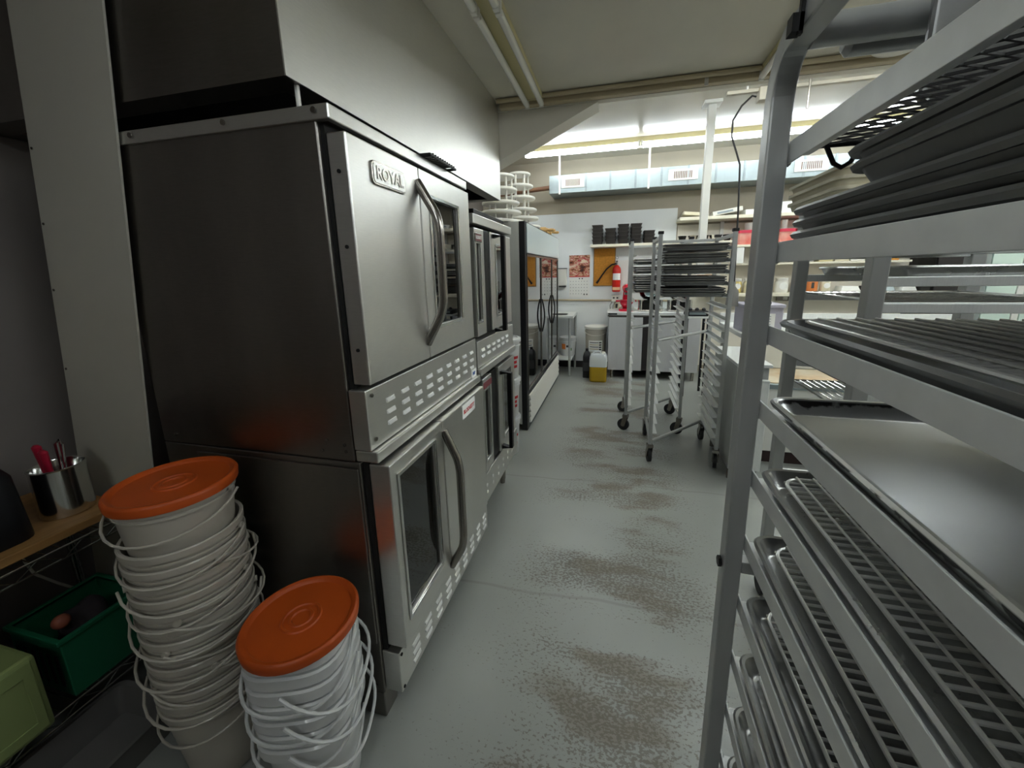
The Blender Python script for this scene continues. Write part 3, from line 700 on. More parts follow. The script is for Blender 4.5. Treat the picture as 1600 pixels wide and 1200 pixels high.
t = thing('white_bin', 'translucent white rounded bin on the floor at the lower left corner', 'bin', (-1.76, .36, 0))
part(MB().loft([rrect(.22, .22, .05, .002, 5, -1.76, .36), rrect(.25, .25, .06, .105, 5, -1.76, .36), rrect(.265, .265, .065, .108, 5, -1.76, .36), rrect(.265, .265, .065, .114, 5, -1.76, .36), rrect(.24, .24, .055, .112, 5, -1.76, .36), rrect(.21, .21, .045, .010, 5, -1.76, .36)]), 'body', 'white', t)
t = thing('dark_crate', 'black plastic crate under the wooden board', 'crate', (-1.78, .30, .190))
basket(t, -1.93, -1.60, .02, .33, .190, .40, 'black')
single(MB().tube([(-1.90, .70, .668), (-1.91, .69, .58), (-1.905, .71, .47), (-1.89, .75, .40), (-1.87, .79, .34), (-1.86, .80, .20)], .004, 8), 'power_cord', 'white', 'white cord drooping under the wooden board', 'cord')
# wire basket and dark cloth on the left wall
t = thing('wall_basket', 'small white wire basket fixed to the left wall', 'basket', (-1.95, .60, 1.50))
for (a, b) in (((-1.98,.44,1.560),(-1.98,.745,1.560)), ((-1.98,.44,1.505),(-1.98,.770,1.505)), ((-1.98,.745,1.560),(-1.98,.770,1.505)), ((-1.98,.690,1.560),(-1.98,.705,1.505)), ((-1.98,.745,1.560),(-1.90,.720,1.505)), ((-1.90,.44,1.505),(-1.90,.72,1.505))):
    part(MB().tube([a, b], .003, 6), 'wire', 'white', t)
M['navy'] = mat('navy_cloth', (22, 24, 40), .85)
cl = MB()
cl.loft([[(-1.995+.012*(1+math.sin(k*1.3))*(1 if k < 12 else .2), .48+.02*k if k < 12 else .48+.02*(23-k), z) for k in range(24)] for z in (1.57, 1.65, 1.78, 1.92)], True, True)
single(cl, 'hanging_cloth', 'navy', 'dark navy cloth hanging on the left wall above the wire basket', 'cloth')

# ================================================================== PANS AND RACKS
def pan_mesh(W=.457, L=.66, H=.025):
    r = .03; mb = MB()
    def lp(d, z, rr): return rrect(W-2*d, L-2*d, max(.006, rr), z, 5)
    mb.loft([lp(.020, 0, .02), lp(.018, 0.0, .022), lp(.008, H-.006, r-.004), lp(.001, H-.007, r), lp(-.001, H-.002, r), lp(.002, H+.002, r), lp(.007, H+.001, r-.004), lp(.010, H-.003, r-.006), lp(.019, .004, .02), lp(.023, .0018, .018)], True, True)
    return mb
PAN = pan_mesh().mesh('sheet_pan'); PAN.materials.append(M['pan'])
PAND = PAN.copy(); PAND.materials.clear(); PAND.materials.append(M['pan_dark'])
# bare worn pan: burnt-on patches along the rim
def worn():
    m = M['pan_bright'].copy(); m.name = 'worn_pan'; nt = m.node_tree; b = nt.nodes['Principled BSDF']
    N = nt.nodes.new; L = nt.links.new
    tc = N('ShaderNodeTexCoord'); sp = N('ShaderNodeSeparateXYZ'); L(tc.outputs['Object'], sp.inputs[0])
    n = N('ShaderNodeTexNoise'); n.inputs['Scale'].default_value = 26; n.inputs['Detail'].default_value = 4; L(tc.outputs['Object'], n.inputs['Vector'])
    a = N('ShaderNodeMath'); a.operation = 'MULTIPLY_ADD'; L(sp.outputs[2], a.inputs[0]); a.inputs[1].default_value = 22; L(n.outputs[0], a.inputs[2])
    mr = N('ShaderNodeMapRange'); mr.inputs[1].default_value = .93; mr.inputs[2].default_value = .99; L(a.outputs[0], mr.inputs[0])
    top = N('ShaderNodeMapRange'); top.inputs[1].default_value = .0245; top.inputs[2].default_value = .0235; L(sp.outputs[2], top.inputs[0])
    low = N('ShaderNodeMapRange'); low.inputs[1].default_value = .006; low.inputs[2].default_value = .011; L(sp.outputs[2], low.inputs[0])
    m0 = N('ShaderNodeMath'); m0.operation = 'MULTIPLY'; L(mr.outputs[0], m0.inputs[0]); L(low.outputs[0], m0.inputs[1])
    mu = N('ShaderNodeMath'); mu.operation = 'MULTIPLY'; L(m0.outputs[0], mu.inputs[0]); L(top.outputs[0], mu.inputs[1])
    src = b.inputs['Base Color'].links[0].from_socket
    mx = N('ShaderNodeMixRGB'); L(mu.outputs[0], mx.inputs[0]); L(src, mx.inputs[1]); mx.inputs[2].default_value = s2l((26, 23, 20)); L(mx.outputs[0], b.inputs['Base Color'])
    me = N('ShaderNodeMath'); me.operation = 'SUBTRACT'; me.inputs[0].default_value = 1; L(mu.outputs[0], me.inputs[1]); L(me.outputs[0], b.inputs['Metallic'])
    return m
PANW = PAN.copy(); PANW.materials.clear(); PANW.materials.append(worn())
def pan(loc, label, group=None, me=None, sc=(1,1,1), rz=0, name='sheet_pan', cat='pan'):
    o = bpy.data.objects.new(name, me or PAN); link(o); o.location = loc; o.scale = sc; o.rotation_euler = (0, 0, rz)
    return tag(o, label, cat, group)

# cooling grid: rim wire, five long wires, many short ones
def make_grid():
    t = thing('cooling_grid', 'x', 'grid', (0,0,0)); W, L = .405, .608
    part(MB().tube(rrect(W, L, .03, .018, 5), .0028, 7, closed=True), 'rim_wire', 'wire', t, local=True)
    f = part(MB().tube([(0, -L/2, .0215), (0, L/2, .0215)], .0018, 6), 'long_wire', 'wire', t, local=True)
    f.location = (-.180, 0, 0)
    for x in [-.180+.024*q for q in range(1, 16)]:
        c = share(f, 'long_wire', t); c.location = (x, 0, 0)
    n = 44
    s = part(MB().tube([(-W/2, 0, .018), (W/2, 0, .018)], .0021, 6), 'short_wire', 'wire', t, local=True); s.location = (0, -L/2+.014, 0)
    for k in range(1, n):
        c = share(s, 'short_wire', t); c.location = (0, -L/2+.014+(L-.028)*k/(n-1), 0)
    for sx in (-1, 1):
        for sy in (-1, 1):
            part(MB().tube([(sx*.15, sy*.2, .018), (sx*.155, sy*.2, .004), (sx*.165, sy*.2, .004), (sx*.17, sy*.2, .018)], .0022, 6), 'foot', 'wire', t, local=True)
    return t
# ---- rack A, the near one on the right
LV = [1.629, 1.487, 1.357, 1.229, 1.101, .972, .844, .716, .588, .460, .332, .204]
AX0, AX1, AY0, AY1 = .222, .722, .02, .712
t = thing('pan_rack', 'near aluminium pan rack filling the right side, with bent top corner', 'rack', (.48, .37, 0))
def bentpost(x):
    pts = [(x, AY1, .12), (x, AY1, 1.655)] + [(x, AY1-.055+.055*math.cos(a), 1.675+.075*math.sin(a)) for a in [PI/2*i/7 for i in range(8)]] + [(x, AY0+.055, 1.75)] + [(x, AY0+.055-.055*math.sin(a), 1.675+.075*math.cos(a)) for a in [PI/2*i/7 for i in range(1, 8)]] + [(x, AY0, 1.655), (x, AY0, .12)]
    return MB().sqtube(pts, .030, .034)
for x in (AX0, AX1): part(bentpost(x), 'side_frame', 'alu_post', t, .003, label='bent square tube side frame')
for y in (AY1-.055, AY0+.055):
    part(MB().tube([(AX0+.012, y, 1.748), (AX1-.012, y, 1.748)], .019, 14), 'top_tube', 'alu_post', t)
for z in (.14, .905):
    for y in (AY0, AY1): part(MB().box(AX0+.016, AX1-.016, y-.012, y+.012, z-.012, z+.012), 'cross_bar', 'alu_post', t, .002)
for k, z in enumerate(LV):
    for sd, x in ((1, AX0+.0165), (-1, AX1-.0165)):
        hh = .030
        mb = MB().prism([(x, z-hh), (x+sd*.003, z-hh), (x+sd*.003, z-.0185), (x+sd*.030, z-.0185), (x+sd*.030, z-.0155), (x+sd*.003, z-.0155), (x+sd*.003, z), (x, z)], 'y', AY0-.012, AY1-.004)
        part(mb, 'ledge', 'alu', t, .0006)
    for y in (AY1-.006,):
        for x in (AX0+.016,): part(MB().ball((x+.003, y, z-.018), .006, 8, 5, (1, 1, 2.6)), 'weld', 'alu_post', t)
for z in (.905,):
    part(MB().cyl((AX0-.016, AY1, z), .010, -.006, 6, 'x'), 'bolt_head', 'black_metal', t)
part(MB().box(AX0-.020, AX0-.0155, .605, .612, 1.725, 1.775), 'clip', 'black_metal', t)
part(MB().box(AX0-.028, AX0-.0155, .605, .622, 1.728, 1.748), 'clip', 'black_metal', t)
for x in (AX0, AX1):
    for y in (AY0, AY1):
        c = part(MB().cyl((x-.016, y, .052), .05, .032, 20, 'x'), 'caster', 'rubber', t)
        part(MB().box(x-.022, x-.018, y-.02, y+.02, .05, .12), 'fork', 'handle', c)
        part(MB().box(x+.018, x+.022, y-.02, y+.02, .05, .12), 'fork', 'handle', c)
        part(MB().box(x-.022, x+.022, y-.025, y+.025, .118, .124), 'plate', 'handle', c)
TXC, TYC = (AX0+AX1)/2, .366
lo = lambda k: LV[k]-.0153
# level 2: a nested stack of dark pans
for i in range(5):
    pan((TXC+.002*(i % 2), TYC+.003*math.sin(i*2)-(.135 if i > 2 else 0), lo(1)+.0005+i*.0165+(.012 if i > 2 else 0)), ORD[i] + ' dark sheet pan of the nested stack on the second level of the near rack', 'pans nested on the near rack', PAND)
labs = {2: 'dark sheet pan under a wire grid at eye level on the near rack', 3: 'bare worn sheet pan with burnt rim on the near rack',
        4: 'sheet pan with a wire grid directly below the bare worn pan', 5: 'second gridded sheet pan below the bare worn pan', 6: 'third gridded sheet pan below the bare worn pan',
        7: 'fourth gridded sheet pan below the bare worn pan', 8: 'fifth gridded sheet pan below the bare worn pan', 9: 'sixth gridded sheet pan below the bare worn pan', 10: 'lowest gridded sheet pan on the near rack'}
grid = None
for k, lb in labs.items():
    pan((TXC, TYC, lo(k)+.0005), lb, 'sheet pans on the near rack', PANW if k == 3 else (PAND if k == 2 else PAN))
    if k == 3: continue
    gl = lb.replace('sheet pan', 'cooling grid lying in the sheet pan', 1) if False else 'wire cooling grid lying in the ' + {2: 'dark pan at eye level', 4: 'pan just below the bare worn pan', 5: 'second pan below the bare worn pan', 6: 'third pan below the bare worn pan', 7: 'fourth pan below the bare worn pan', 8: 'fifth pan below the bare worn pan', 9: 'sixth pan below the bare worn pan', 10: 'lowest pan of the near rack'}[k]
    if grid is None: grid = make_grid(); q = grid; q['group'] = 'cooling grids on the near rack'
    else: q = copy_tree(grid)
    q['label'] = gl; q.location = (TXC+.002, TYC+.002, lo(k)+.004+(.006 if k == 2 else 0))
# level 1: expanded metal tray with hook wires, and a pan standing on edge
t = thing('mesh_tray', 'black expanded metal tray on the top level of the near rack', 'tray', (TXC, TYC, lo(0)+.001))
Z = lo(0)+.004
part(MB().tube(rrect(.446, .650, .02, Z, 4, TXC, TYC), .0035, 7, closed=True), 'rim_wire', 'black_metal', t)
mb = MB(); dx, dy = .042, .020
nx, ny = int(.44/dx), int(.65/dy)
def strand(a, b, w_=.0012, h=.0012):
    a, b = Vector(a), Vector(b); d = (b-a).normalized(); s_ = Vector((-d.y, d.x, 0))*w_
    mb.hexa([a-s_-Vector((0,0,h)), a+s_-Vector((0,0,h)), a+s_+Vector((0,0,h)), a-s_+Vector((0,0,h))], [b-s_-Vector((0,0,h)), b+s_-Vector((0,0,h)), b+s_+Vector((0,0,h)), b-s_+Vector((0,0,h))])
for i in range(nx):
    for j in range(ny):
        x, y = TXC-.21+i*dx, TYC-.325+j*dy
        strand((x, y+dy/2, Z), (x+dx/2, y, Z)); strand((x+dx/2, y, Z), (x+dx, y+dy/2, Z))
        strand((x, y+dy/2, Z), (x+dx/2, y+dy, Z)); strand((x+dx/2, y+dy, Z), (x+dx, y+dy/2, Z))
part(mb, 'expanded_mesh', 'black_metal', t, kind='stuff')
for (hx, hy) in ((.275, .675), (.335, .50)):
    part(MB().tube([(hx, hy, Z-.003), (hx+.012, hy, Z-.028), (hx+.022, hy, Z-.034), (hx+.032, hy, Z-.028), (hx+.045, hy, Z-.003), (hx+.15, hy, Z-.003)], .0032, 7), 'hook_wire', 'black_metal', t)
o = pan((.525, .655, lo(0)+.009+.235), 'sheet pan standing on its long edge on the mesh tray', None, PAND, (.46, .55, 1)); o.rotation_euler = (PI/2, PI/2, 0)
o.location = (.500, .600, lo(0)+.008+.106)
part(MB().tube([(.285, .690, 1.742), (.292, .690, 1.742), (.62, .690, 1.742)], [.008, .015, .015], 14), 'push_bar', 'alu_post', bpy.data.objects['pan_rack'])

# ---- rack C, behind the near rack on the right
t = thing('tube_rack', 'square tube rack with wire shelves standing behind the near rack', 'rack', (.95, 1.49, 0))
CX0, CX1, CY0, CY1 = .672, 1.20, 1.265, 1.725
for x in (CX0, CX1):
    for y in (CY0, CY1): part(MB().box(x-.021, x+.021, y-.018, y+.018, .11, 1.655), 'post', 'alu_post', t, .003)
lev = [1.485, 1.405, 1.335, 1.075, .985, .80, .60, .40, .22]
for z in lev:
    for y in (CY0, CY1): part(MB().box(CX0+.021, CX1-.021, y-.011, y+.011, z-.013, z+.013), 'cross_bar', 'alu', t, .002)
for z in (.16, 1.64):
    for x in (CX0, CX1): part(MB().box(x-.012, x+.012, CY0+.018, CY1-.018, z-.014, z+.014), 'side_bar', 'alu', t, .002)
    for y in (CY0, CY1): part(MB().box(CX0+.021, CX1-.021, y-.011, y+.011, z-.013, z+.013), 'cross_bar', 'alu', t, .002)
for x in (CX0, CX1):
    for y in (CY0, CY1):
        c = part(MB().cyl((x-.014, y, .048), .046, .028, 18, 'x'), 'caster', 'rubber', t)
        part(MB().box(x-.02, x+.02, y-.02, y+.02, .094, .112), 'plate', 'handle', c)
def shelf_grid(z, name, label, gapx=.024):
    g = thing(name, label, 'grid', (.95, 1.49, z), 0, 'wire grids on the tube rack')
    X0, X1, Y0, Y1 = CX0+.024, CX1-.024, CY0-.006, CY1+.006
    part(MB().tube([(X0, Y0, z+.004), (X1, Y0, z+.004), (X1, Y1, z+.004), (X0, Y1, z+.004)], .0036, 7, closed=True), 'rim_wire', 'chrome', g)
    n = int((X1-X0)/gapx)
    f = part(MB().tube([(X0+gapx, Y0, z+.004), (X0+gapx, Y1, z+.004)], .0024, 6), 'rod', 'chrome', g)
    for k in range(1, n-1): share(f, 'rod', g, (gapx*k, 0, 0))
    return g
shelf_grid(1.348, 'wire_grid', 'dark wire grid on the highest shelf of the tube rack behind the near rack')
shelf_grid(1.088, 'wire_grid', 'brownish wire grid on the middle shelf of the tube rack')
shelf_grid(.998, 'wire_grid', 'chrome wire grid just below the middle shelf of the tube rack')
M['tan_tray'] = mat('brown_tray', (112, 92, 70), .5, .3, noise=.2, nscale=12)
o = pan(((CX0+CX1)/2, 1.49, 1.099), 'brown-stained sheet pan on the middle grid of the tube rack', None, PAND, (.92, .66, 1))
pan(((CX0+CX1)/2, 1.49, 1.4985), 'shallow pale sheet pan on the top bars of the tube rack', None, PAN, (.92, .72, 1))
pan(((CX0+CX1)/2, 1.49, 1.4185), 'sheet pan on the second bars of the tube rack', None, PAN, (.92, .72, 1))
for i in range(3):
    single(MB().loft([rrect(.44, .36, .02, 1.656+i*.030, 4, .862, 1.625), rrect(.45, .37, .025, 1.672+i*.030, 4, .862, 1.625), rrect(.47, .385, .03, 1.674+i*.030, 4, .862, 1.625), rrect(.47, .385, .03, 1.684+i*.030, 4, .862, 1.625)]), 'dough_tray', 'cream', ['lowest', 'middle', 'topmost'][i] + ' cream plastic dough tray stacked on top of the tube rack', 'tray', 'cream trays on the tube rack', base=(.862, 1.625, 1.656+i*.030))

# ---- nesting racks in the middle
def z_rack(label):
    t = thing('nesting_rack', label, 'rack', (0,0,0), 0, 'nesting racks in the aisle')
    W, D, Ht = .46, .50, 1.70
    for x in (0, W):
        for y in (0, D):
            part(MB().box(x-.013, x+.013, y-.013, y+.013, .15, Ht), 'post', 'alu_post', t, .002, local=True)
            part(MB().box(x-.018, x+.018, y-.018, y+.018, Ht-.02, Ht), 'post_cap', 'rubber', t, .003, local=True)
            c = part(MB().cyl((-.012, .02, .0535), .053, .024, 24, 'x'), 'caster', 'rubber', t, local=True)
            c.location = (x, y, 0); c.rotation_euler = (0, 0, {(0, 0): .15, (W, 0): -.2, (0, D): .1, (W, D): .1}[(x, y)])
            part(MB().cyl((-.014, .02, .0535), .02, .028, 12, 'x'), 'hub', 'handle', c, local=True)
            part(MB().prism([(.002, .045), (.038, .045), (.022, .13), (-.022, .13)], 'x', -.020, -.016), 'fork', 'handle', c, local=True)
            part(MB().prism([(.002, .045), (.038, .045), (.022, .13), (-.022, .13)], 'x', .016, .020), 'fork', 'handle', c, local=True)
            part(MB().box(-.022, .022, -.024, .024, .128, .150), 'swivel_plate', 'handle', c, local=True)
    for z in (.175, .95):
        part(MB().tube([(.013, .0, z), (W-.013, D, z)], .013, 8), 'diagonal_bar', 'alu_post', t, local=True)
    for z in (.175, 1.66):
        for x in (0, W): part(MB().box(x-.010, x+.010, .013, D-.013, z-.011, z+.011), 'side_bar', 'alu_post', t, .002, local=True)
    part(MB().box(.013, W-.013, D-.010, D+.010, 1.66-.011, 1.66+.011), 'top_bar', 'alu_post', t, .002, local=True)
    fl = part(MB().prism([(.0135, 0), (.045, 0), (.045, .002), (.0155, .002), (.0155, .024), (.0135, .024)], 'y', -.010, D+.012), 'ledge', 'alu', t, local=True)
    fr = part(MB().prism([(W-.0135, 0), (W-.045, 0), (W-.045, .002), (W-.0155, .002), (W-.0155, .024), (W-.0135, .024)], 'y', -.010, D+.012), 'ledge', 'alu', t, local=True)
    for k in range(18):
        z = .24+.078*k
        if k == 0: fl.location.z = z; fr.location.z = z
        else:
            for f in (fl, fr):
                c = share(f, 'ledge', t); c.location = (0, 0, z)
    return t
ra = z_rack('front nesting pan rack in the middle of the aisle, loaded with pans on top')
ra.location = (.272, 2.90, 0)
rb = copy_tree(ra, (.105, 3.50, 0), None, 'rear nesting pan rack, nested behind and left of the front one')
for k, c in enumerate([q for q in rb.children if q.name.startswith('caster')]): c.rotation_euler = (0, 0, (1.2, 1.45, 1.25, 1.1)[k % 4])
zl = [.24+.078*k+.0028 for k in range(18)]
for (rk, nm, plan) in (((.272, 2.90), 'front', ((13, 3), (14, 3), (15, 3), (16, 3), (17, 2))), ((.105, 3.50), 'rear', ((13, 3), (14, 3), (15, 3), (16, 2)))):
    for lv, n in plan:
        for i in range(n):
            pan((rk[0]+.23+.002*math.sin(lv+i*2), rk[1]+.25, zl[lv]+i*.0165), '%s pan of the %s stack counted from the top on the %s nesting rack' % (ORD[i], ['top', 'second', 'third', 'fourth', 'fifth'][plan[-1][0]-lv], nm), 'pans on the %s nesting rack' % nm, PAND, (.90, .80, 1))

# ================================================================== GLASS DOOR FRIDGE
t = thing('display_fridge', 'tall three-door glass display fridge with black frame on the left', 'fridge', (-1.15, 4.23, 0))
FX, Y0, Y1, ZT = -0.772, 3.30, 5.17, 1.862
M['fridge_side'] = mat('fridge_side', (176, 177, 172), .45, noise=.03, nscale=3)
M['fridge_in'] = mat('fridge_interior', (60, 62, 64), .6)
M['sign'] = mat('sign_panel', (206, 216, 216), .25, coat=.3)
part(MB().box(-1.55, -1.53, Y0, Y1, .06, ZT), 'back_panel', 'fridge_side', t)
for y in (Y0, Y1-.03): part(MB().box(-1.53, FX-.05, y, y+.03, .06, ZT), 'side_panel', 'fridge_side', t, .004)
part(MB().box(-1.53, FX-.05, Y0+.03, Y1-.03, ZT-.03, ZT), 'top_panel', 'fridge_side', t)
part(MB().box(-1.53, FX-.05, Y0+.03, Y1-.03, .06, .36), 'base', 'black', t)
part(MB().box(-1.53, FX-.06, Y0+.03, Y1-.03, 1.58, 1.60), 'header_floor', 'fridge_in', t)
fr = part(MB().frame('x', FX-.05, FX, Y0, Y1, .005, ZT, Y0+.055, Y1-.012, .37, 1.60), 'front_frame', 'black', t, .003)
part(MB().box(FX-.001, FX+.012, Y0+.06, Y1-.004, 1.605, ZT-.012), 'sign_panel', 'sign', t, .004, label='blank pale sign panel')
DY = [Y0+.055, 4.02, 4.70, Y1-.012]
for k in range(3):
    a, b = DY[k]+.002, DY[k+1]-.002
    d = part(MB().frame('x', FX-.02, FX+.006, a, b, .372, 1.598, a+.012, b-.012, .395, 1.580), 'door', 'handle', t, .002)
    part(MB().box(FX-.008, FX-.003, a+.011, b-.011, .394, 1.581), 'glass_pane', 'mirror_glass', d)
    ys = [b-.006] if k < 2 else []
    for yy in ys:
        sgn = -1 if yy > (a+b)/2 else 1
        part(MB().tube([(FX+.008+.026*math.sin(PI*i/10), yy, 1.165-.34*i/10) for i in range(11)], .008, 8), 'handle', 'black', d)
for z in (.62, .86, 1.10, 1.34):
    part(MB().box(-1.50, FX-.10, Y0+.04, Y1-.04, z, z+.012), 'shelf', 'fridge_in', t)
for i in range(5):
    z = .055+.056*i
    part(MB().loft([[(FX-.002, y, z) for y in (Y0+.07, Y1-.01)] + [(FX+.020, y, z+.004) for y in (Y1-.01, Y0+.07)], [(FX-.002, y, z+.046) for y in (Y0+.07, Y1-.01)] + [(FX+.010, y, z+.046) for y in (Y1-.01, Y0+.07)]], True, True, False), 'grille_slat', 'white', t, .002)
# cake tier stands on the fridge
def tier_stand(x, y, z, label, ns, r0, group):
    t = thing('cake_stand', label, 'stand', (x, y, z), 0, group)
    zz = z; n = len(ns)
    for i, r in enumerate(ns):
        part(MB().lathe((x, y, zz), [(r*.3, 0), (r-.006, 0), (r, .006), (r, .020), (r-.006, .024), (r*.3, .024)], 30), 'plate', 'white', t)
        if i < n-1:
            hgt = .085 if i >= 2 else .055
            for a in range(6):
                ca, sa = math.cos(a*PI/3+.3)*ns[-1]*.78, math.sin(a*PI/3+.3)*ns[-1]*.78
                part(MB().cyl((x+ca, y+sa, zz+.024), .0085, hgt, 8), 'pillar', 'white', t)
            zz += .024+hgt
    return t
tier_stand(-.955, 3.90, ZT+.001, 'white tiered cake stand with many pillars, farther one on the fridge', [.20, .18, .165, .15, .13, .105], .2, 'cake stands on the fridge')
tier_stand(-1.02, 3.46, ZT+.001, 'white tiered cake stand half hidden behind the hood corner', [.20, .18, .165, .145, .125], .2, 'cake stands on the fridge')
M['pin_wood'] = mat('rolling_pin_wood', (206, 166, 104), .45, noise=.1, nscale=10)
for i, (y, a) in enumerate(((4.36, .25), (4.52, -.15), (4.72, .1))):
    t = thing('rolling_pin', ['wooden rolling pin on the fridge beside the cake stand', 'second wooden rolling pin on the fridge', 'wooden rolling pin nearest the fridge far end'][i], 'rolling pin', (-.95, y, ZT+.001+.03), a)
    part(MB().lathe((0,0,0), [(.005, -.17), (.028, -.168), (.03, -.16), (.03, .16), (.028, .168), (.005, .17)], 18).xform(Matrix.Rotation(PI/2, 4, 'Y')), 'barrel', 'pin_wood', t, local=True)
    for sd in (-1, 1): part(MB().lathe((0,0,0), [(.004, 0), (.010, .01), (.015, .05), (.014, .08), (.004, .09)], 12).xform(Matrix.Rotation(sd*PI/2, 4, 'Y') @ Matrix.Translation((0,0,.168))), 'handle', 'pin_wood', t, local=True)
# white pails between oven and fridge
proto = None
for i in range(3):
    lb = ['lowest white pail of the stack between oven and fridge', 'middle white pail with red print between oven and fridge', 'top white pail of the stack between oven and fridge'][i]
    x, y = -.878+.006*i, 2.86
    t = thing('food_pail', lb, 'pail', (x, y, .001+.318*i))
    part(MB().lathe((0,0,0), [(.05, 0), (.122, 0), (.126, .006), (.136, .25), (.141, .252), (.141, .262), (.137, .264), (.138, .285), (.148, .287), (.149, .308), (.145, .314), (.125, .316), (.122, .308), (.05, .306)], 32), 'body', 'tub', t, local=True)
    part(MB().tube([(.143*math.cos(a), .143*math.sin(a), .258-.06*abs(math.sin(a-.3))) for a in [.3-PI*.0+PI*k/12 for k in range(13)]], .003, 6), 'handle', 'white', t, local=True)
    for (w_, z) in ((.07, .17), (.055, .135), (.06, .10)):
        part(MB().loft([[(.1325+.04*(z-.1)+dd, 0, 0) for dd in (0,)] * 4][:0] or [[((.1335+.04*(z-.10))*math.cos(a), (.1335+.04*(z-.10))*math.sin(a), z-.011) for a in [-.75+w_*8*k/6 for k in range(7)]], [((.1345+.04*(z-.10))*math.cos(a), (.1345+.04*(z-.10))*math.sin(a), z+.011) for a in [-.75+w_*8*k/6 for k in range(7)]]], False, False, True, False), 'red_print', 'red_print', t, local=True)
# ================================================================== BACK WALL LEFT
t = thing('steel_stand', 'small stainless steel stand in the back left corner', 'table', (-.74, 5.50, 0))
part(MB().box(-.93, -.575, 5.26, 5.80, .815, .850), 'top', 'alu', t, .004)
part(MB().box(-.91, -.60, 5.30, 5.78, .22, .235), 'lower_shelf', 'alu', t, .003)
for (x, y) in ((-.905, 5.285), (-.625, 5.285), (-.905, 5.775), (-.60, 5.775)): part(MB().lathe((x, y, 0), [(.014, 0), (.018, .02), (.016, .03), (.018, .815)], 12), 'leg', 'alu_post', t)
single(MB().lathe((-.76, 5.42, .8505), [(.02, 0), (.085, 0), (.095, .006), (.09, .010), (.02, .009)], 28), 'burner_plate', 'black', 'flat black disc on the small steel stand', 'plate')
t = thing('label_pail', 'white pail with orange and black picture label under the steel stand', 'pail', (-.69, 5.62, .236))
part(MB().lathe((-.69, 5.62, .236), [(.05, 0), (.10, 0), (.115, .20), (.122, .203), (.122, .215), (.116, .217), (.117, .25), (.126, .252), (.126, .268), (.05, .27)], 28), 'body', 'tub', t)
for i, (a0, a1, z0, z1, mm) in enumerate(((-2.3, -1.75, .10, .18, mat('label_orange', (226, 130, 60), .6)), (-1.65, -1.35, .13, .16, M['ink']), (-1.2, -.9, .08, .12, mat('label_green', (110, 140, 90), .6)))):
    rr = lambda z: .1015+z*.075+.001
    part(MB().loft([[(-.69+rr(z)*math.cos(a), 5.62+rr(z)*math.sin(a), .236+z) for a in [a0+(a1-a0)*k/5 for k in range(6)]] for z in (z0, z1)], False, False, True, False), 'label_print', mm, t)
t = thing('ingredient_bucket', 'large white lidded bucket with printed label beside the counter', 'bucket', (-.285, 5.56, 0))
bx_, by_ = -.285, 5.56
part(MB().lathe((bx_, by_, .002), [(.05, 0), (.125, 0), (.13, .006), (.147, .60), (.152, .602), (.152, .618), (.147, .62), (.148, .655)], 32), 'body', 'pail', t)
part(MB().lathe((bx_, by_, .645), [(.149, 0), (.160, 0), (.162, .030), (.156, .036), (.140, .036), (.136, .030), (.04, .030)], 32), 'lid', 'white', t)
part(MB().tube([(bx_+.155*math.cos(a), by_+.155*math.sin(a), .612-.05*abs(math.sin(a))) for a in [-PI*k/14 for k in range(15)]], .004, 6), 'handle', 'white', t)
def wrap(x, y, r, a0, a1, z0, z1, n=8): return MB().loft([[(x+r*math.cos(a), y+r*math.sin(a), z) for a in [a0+(a1-a0)*k/n for k in range(n+1)]] for z in (z0, z1)], False, False, True, False)
lb = part(wrap(bx_, by_, .1455, -2.25, -.85, .33, .49), 'label', 'paper', t)
M['tan_print'] = mat('tan_print', (196, 176, 140), .6)
for i in range(4): part(wrap(bx_, by_, .1465, -2.1, -1.25, .455-.03*i, .465-.03*i), 'print_line', 'tan_print' if i % 2 else 'ink', lb)
for i in range(4): part(wrap(bx_, by_, .1465, -1.2, -.95, .45-.032*i, .468-.032*i), 'print_block', 'ink', lb)
t = thing('oil_jug', 'clear plastic jug of yellow oil on the floor', 'jug', (-.225, 5.13, 0))
jx, jy = -.222, 5.13
part(MB().loft([rrect(.225*s_, .20*s_, .04, z, 5, jx, jy) for s_, z in ((.90, .002), (.98, .012), (1.0, .03), (1.0, .205))]), 'oil', 'oil', t)
part(MB().loft([rrect(.228*s_, .203*s_, .04, z, 5, jx, jy) for s_, z in ((1.0, .206), (1.0, .29), (.97, .335), (.85, .365), (.5, .372))]), 'upper_body', 'jug', t)
part(MB().tube([(jx-.07, jy, .365), (jx-.06, jy, .395), (jx+.02, jy, .40), (jx+.035, jy, .366)], .011, 8), 'handle', 'jug', t)
part(MB().cyl((jx+.065, jy, .365), .024, .030, 16), 'cap', 'white', t)
t = thing('black_jug', 'small black bottle on the floor behind the oil jug', 'bottle', (-.385, 5.29, 0))
part(MB().loft([rrect(.10*s_, .14*s_, .02, z, 4, -.385, 5.29) for s_, z in ((.95, .002), (1, .01), (1, .30), (.8, .34), (.4, .37), (.4, .40))]), 'body', 'black', t)
part(MB().box(-.4365-.0, -.334, 5.2185, 5.2195, .10, .22), 'label', 'ink', t)
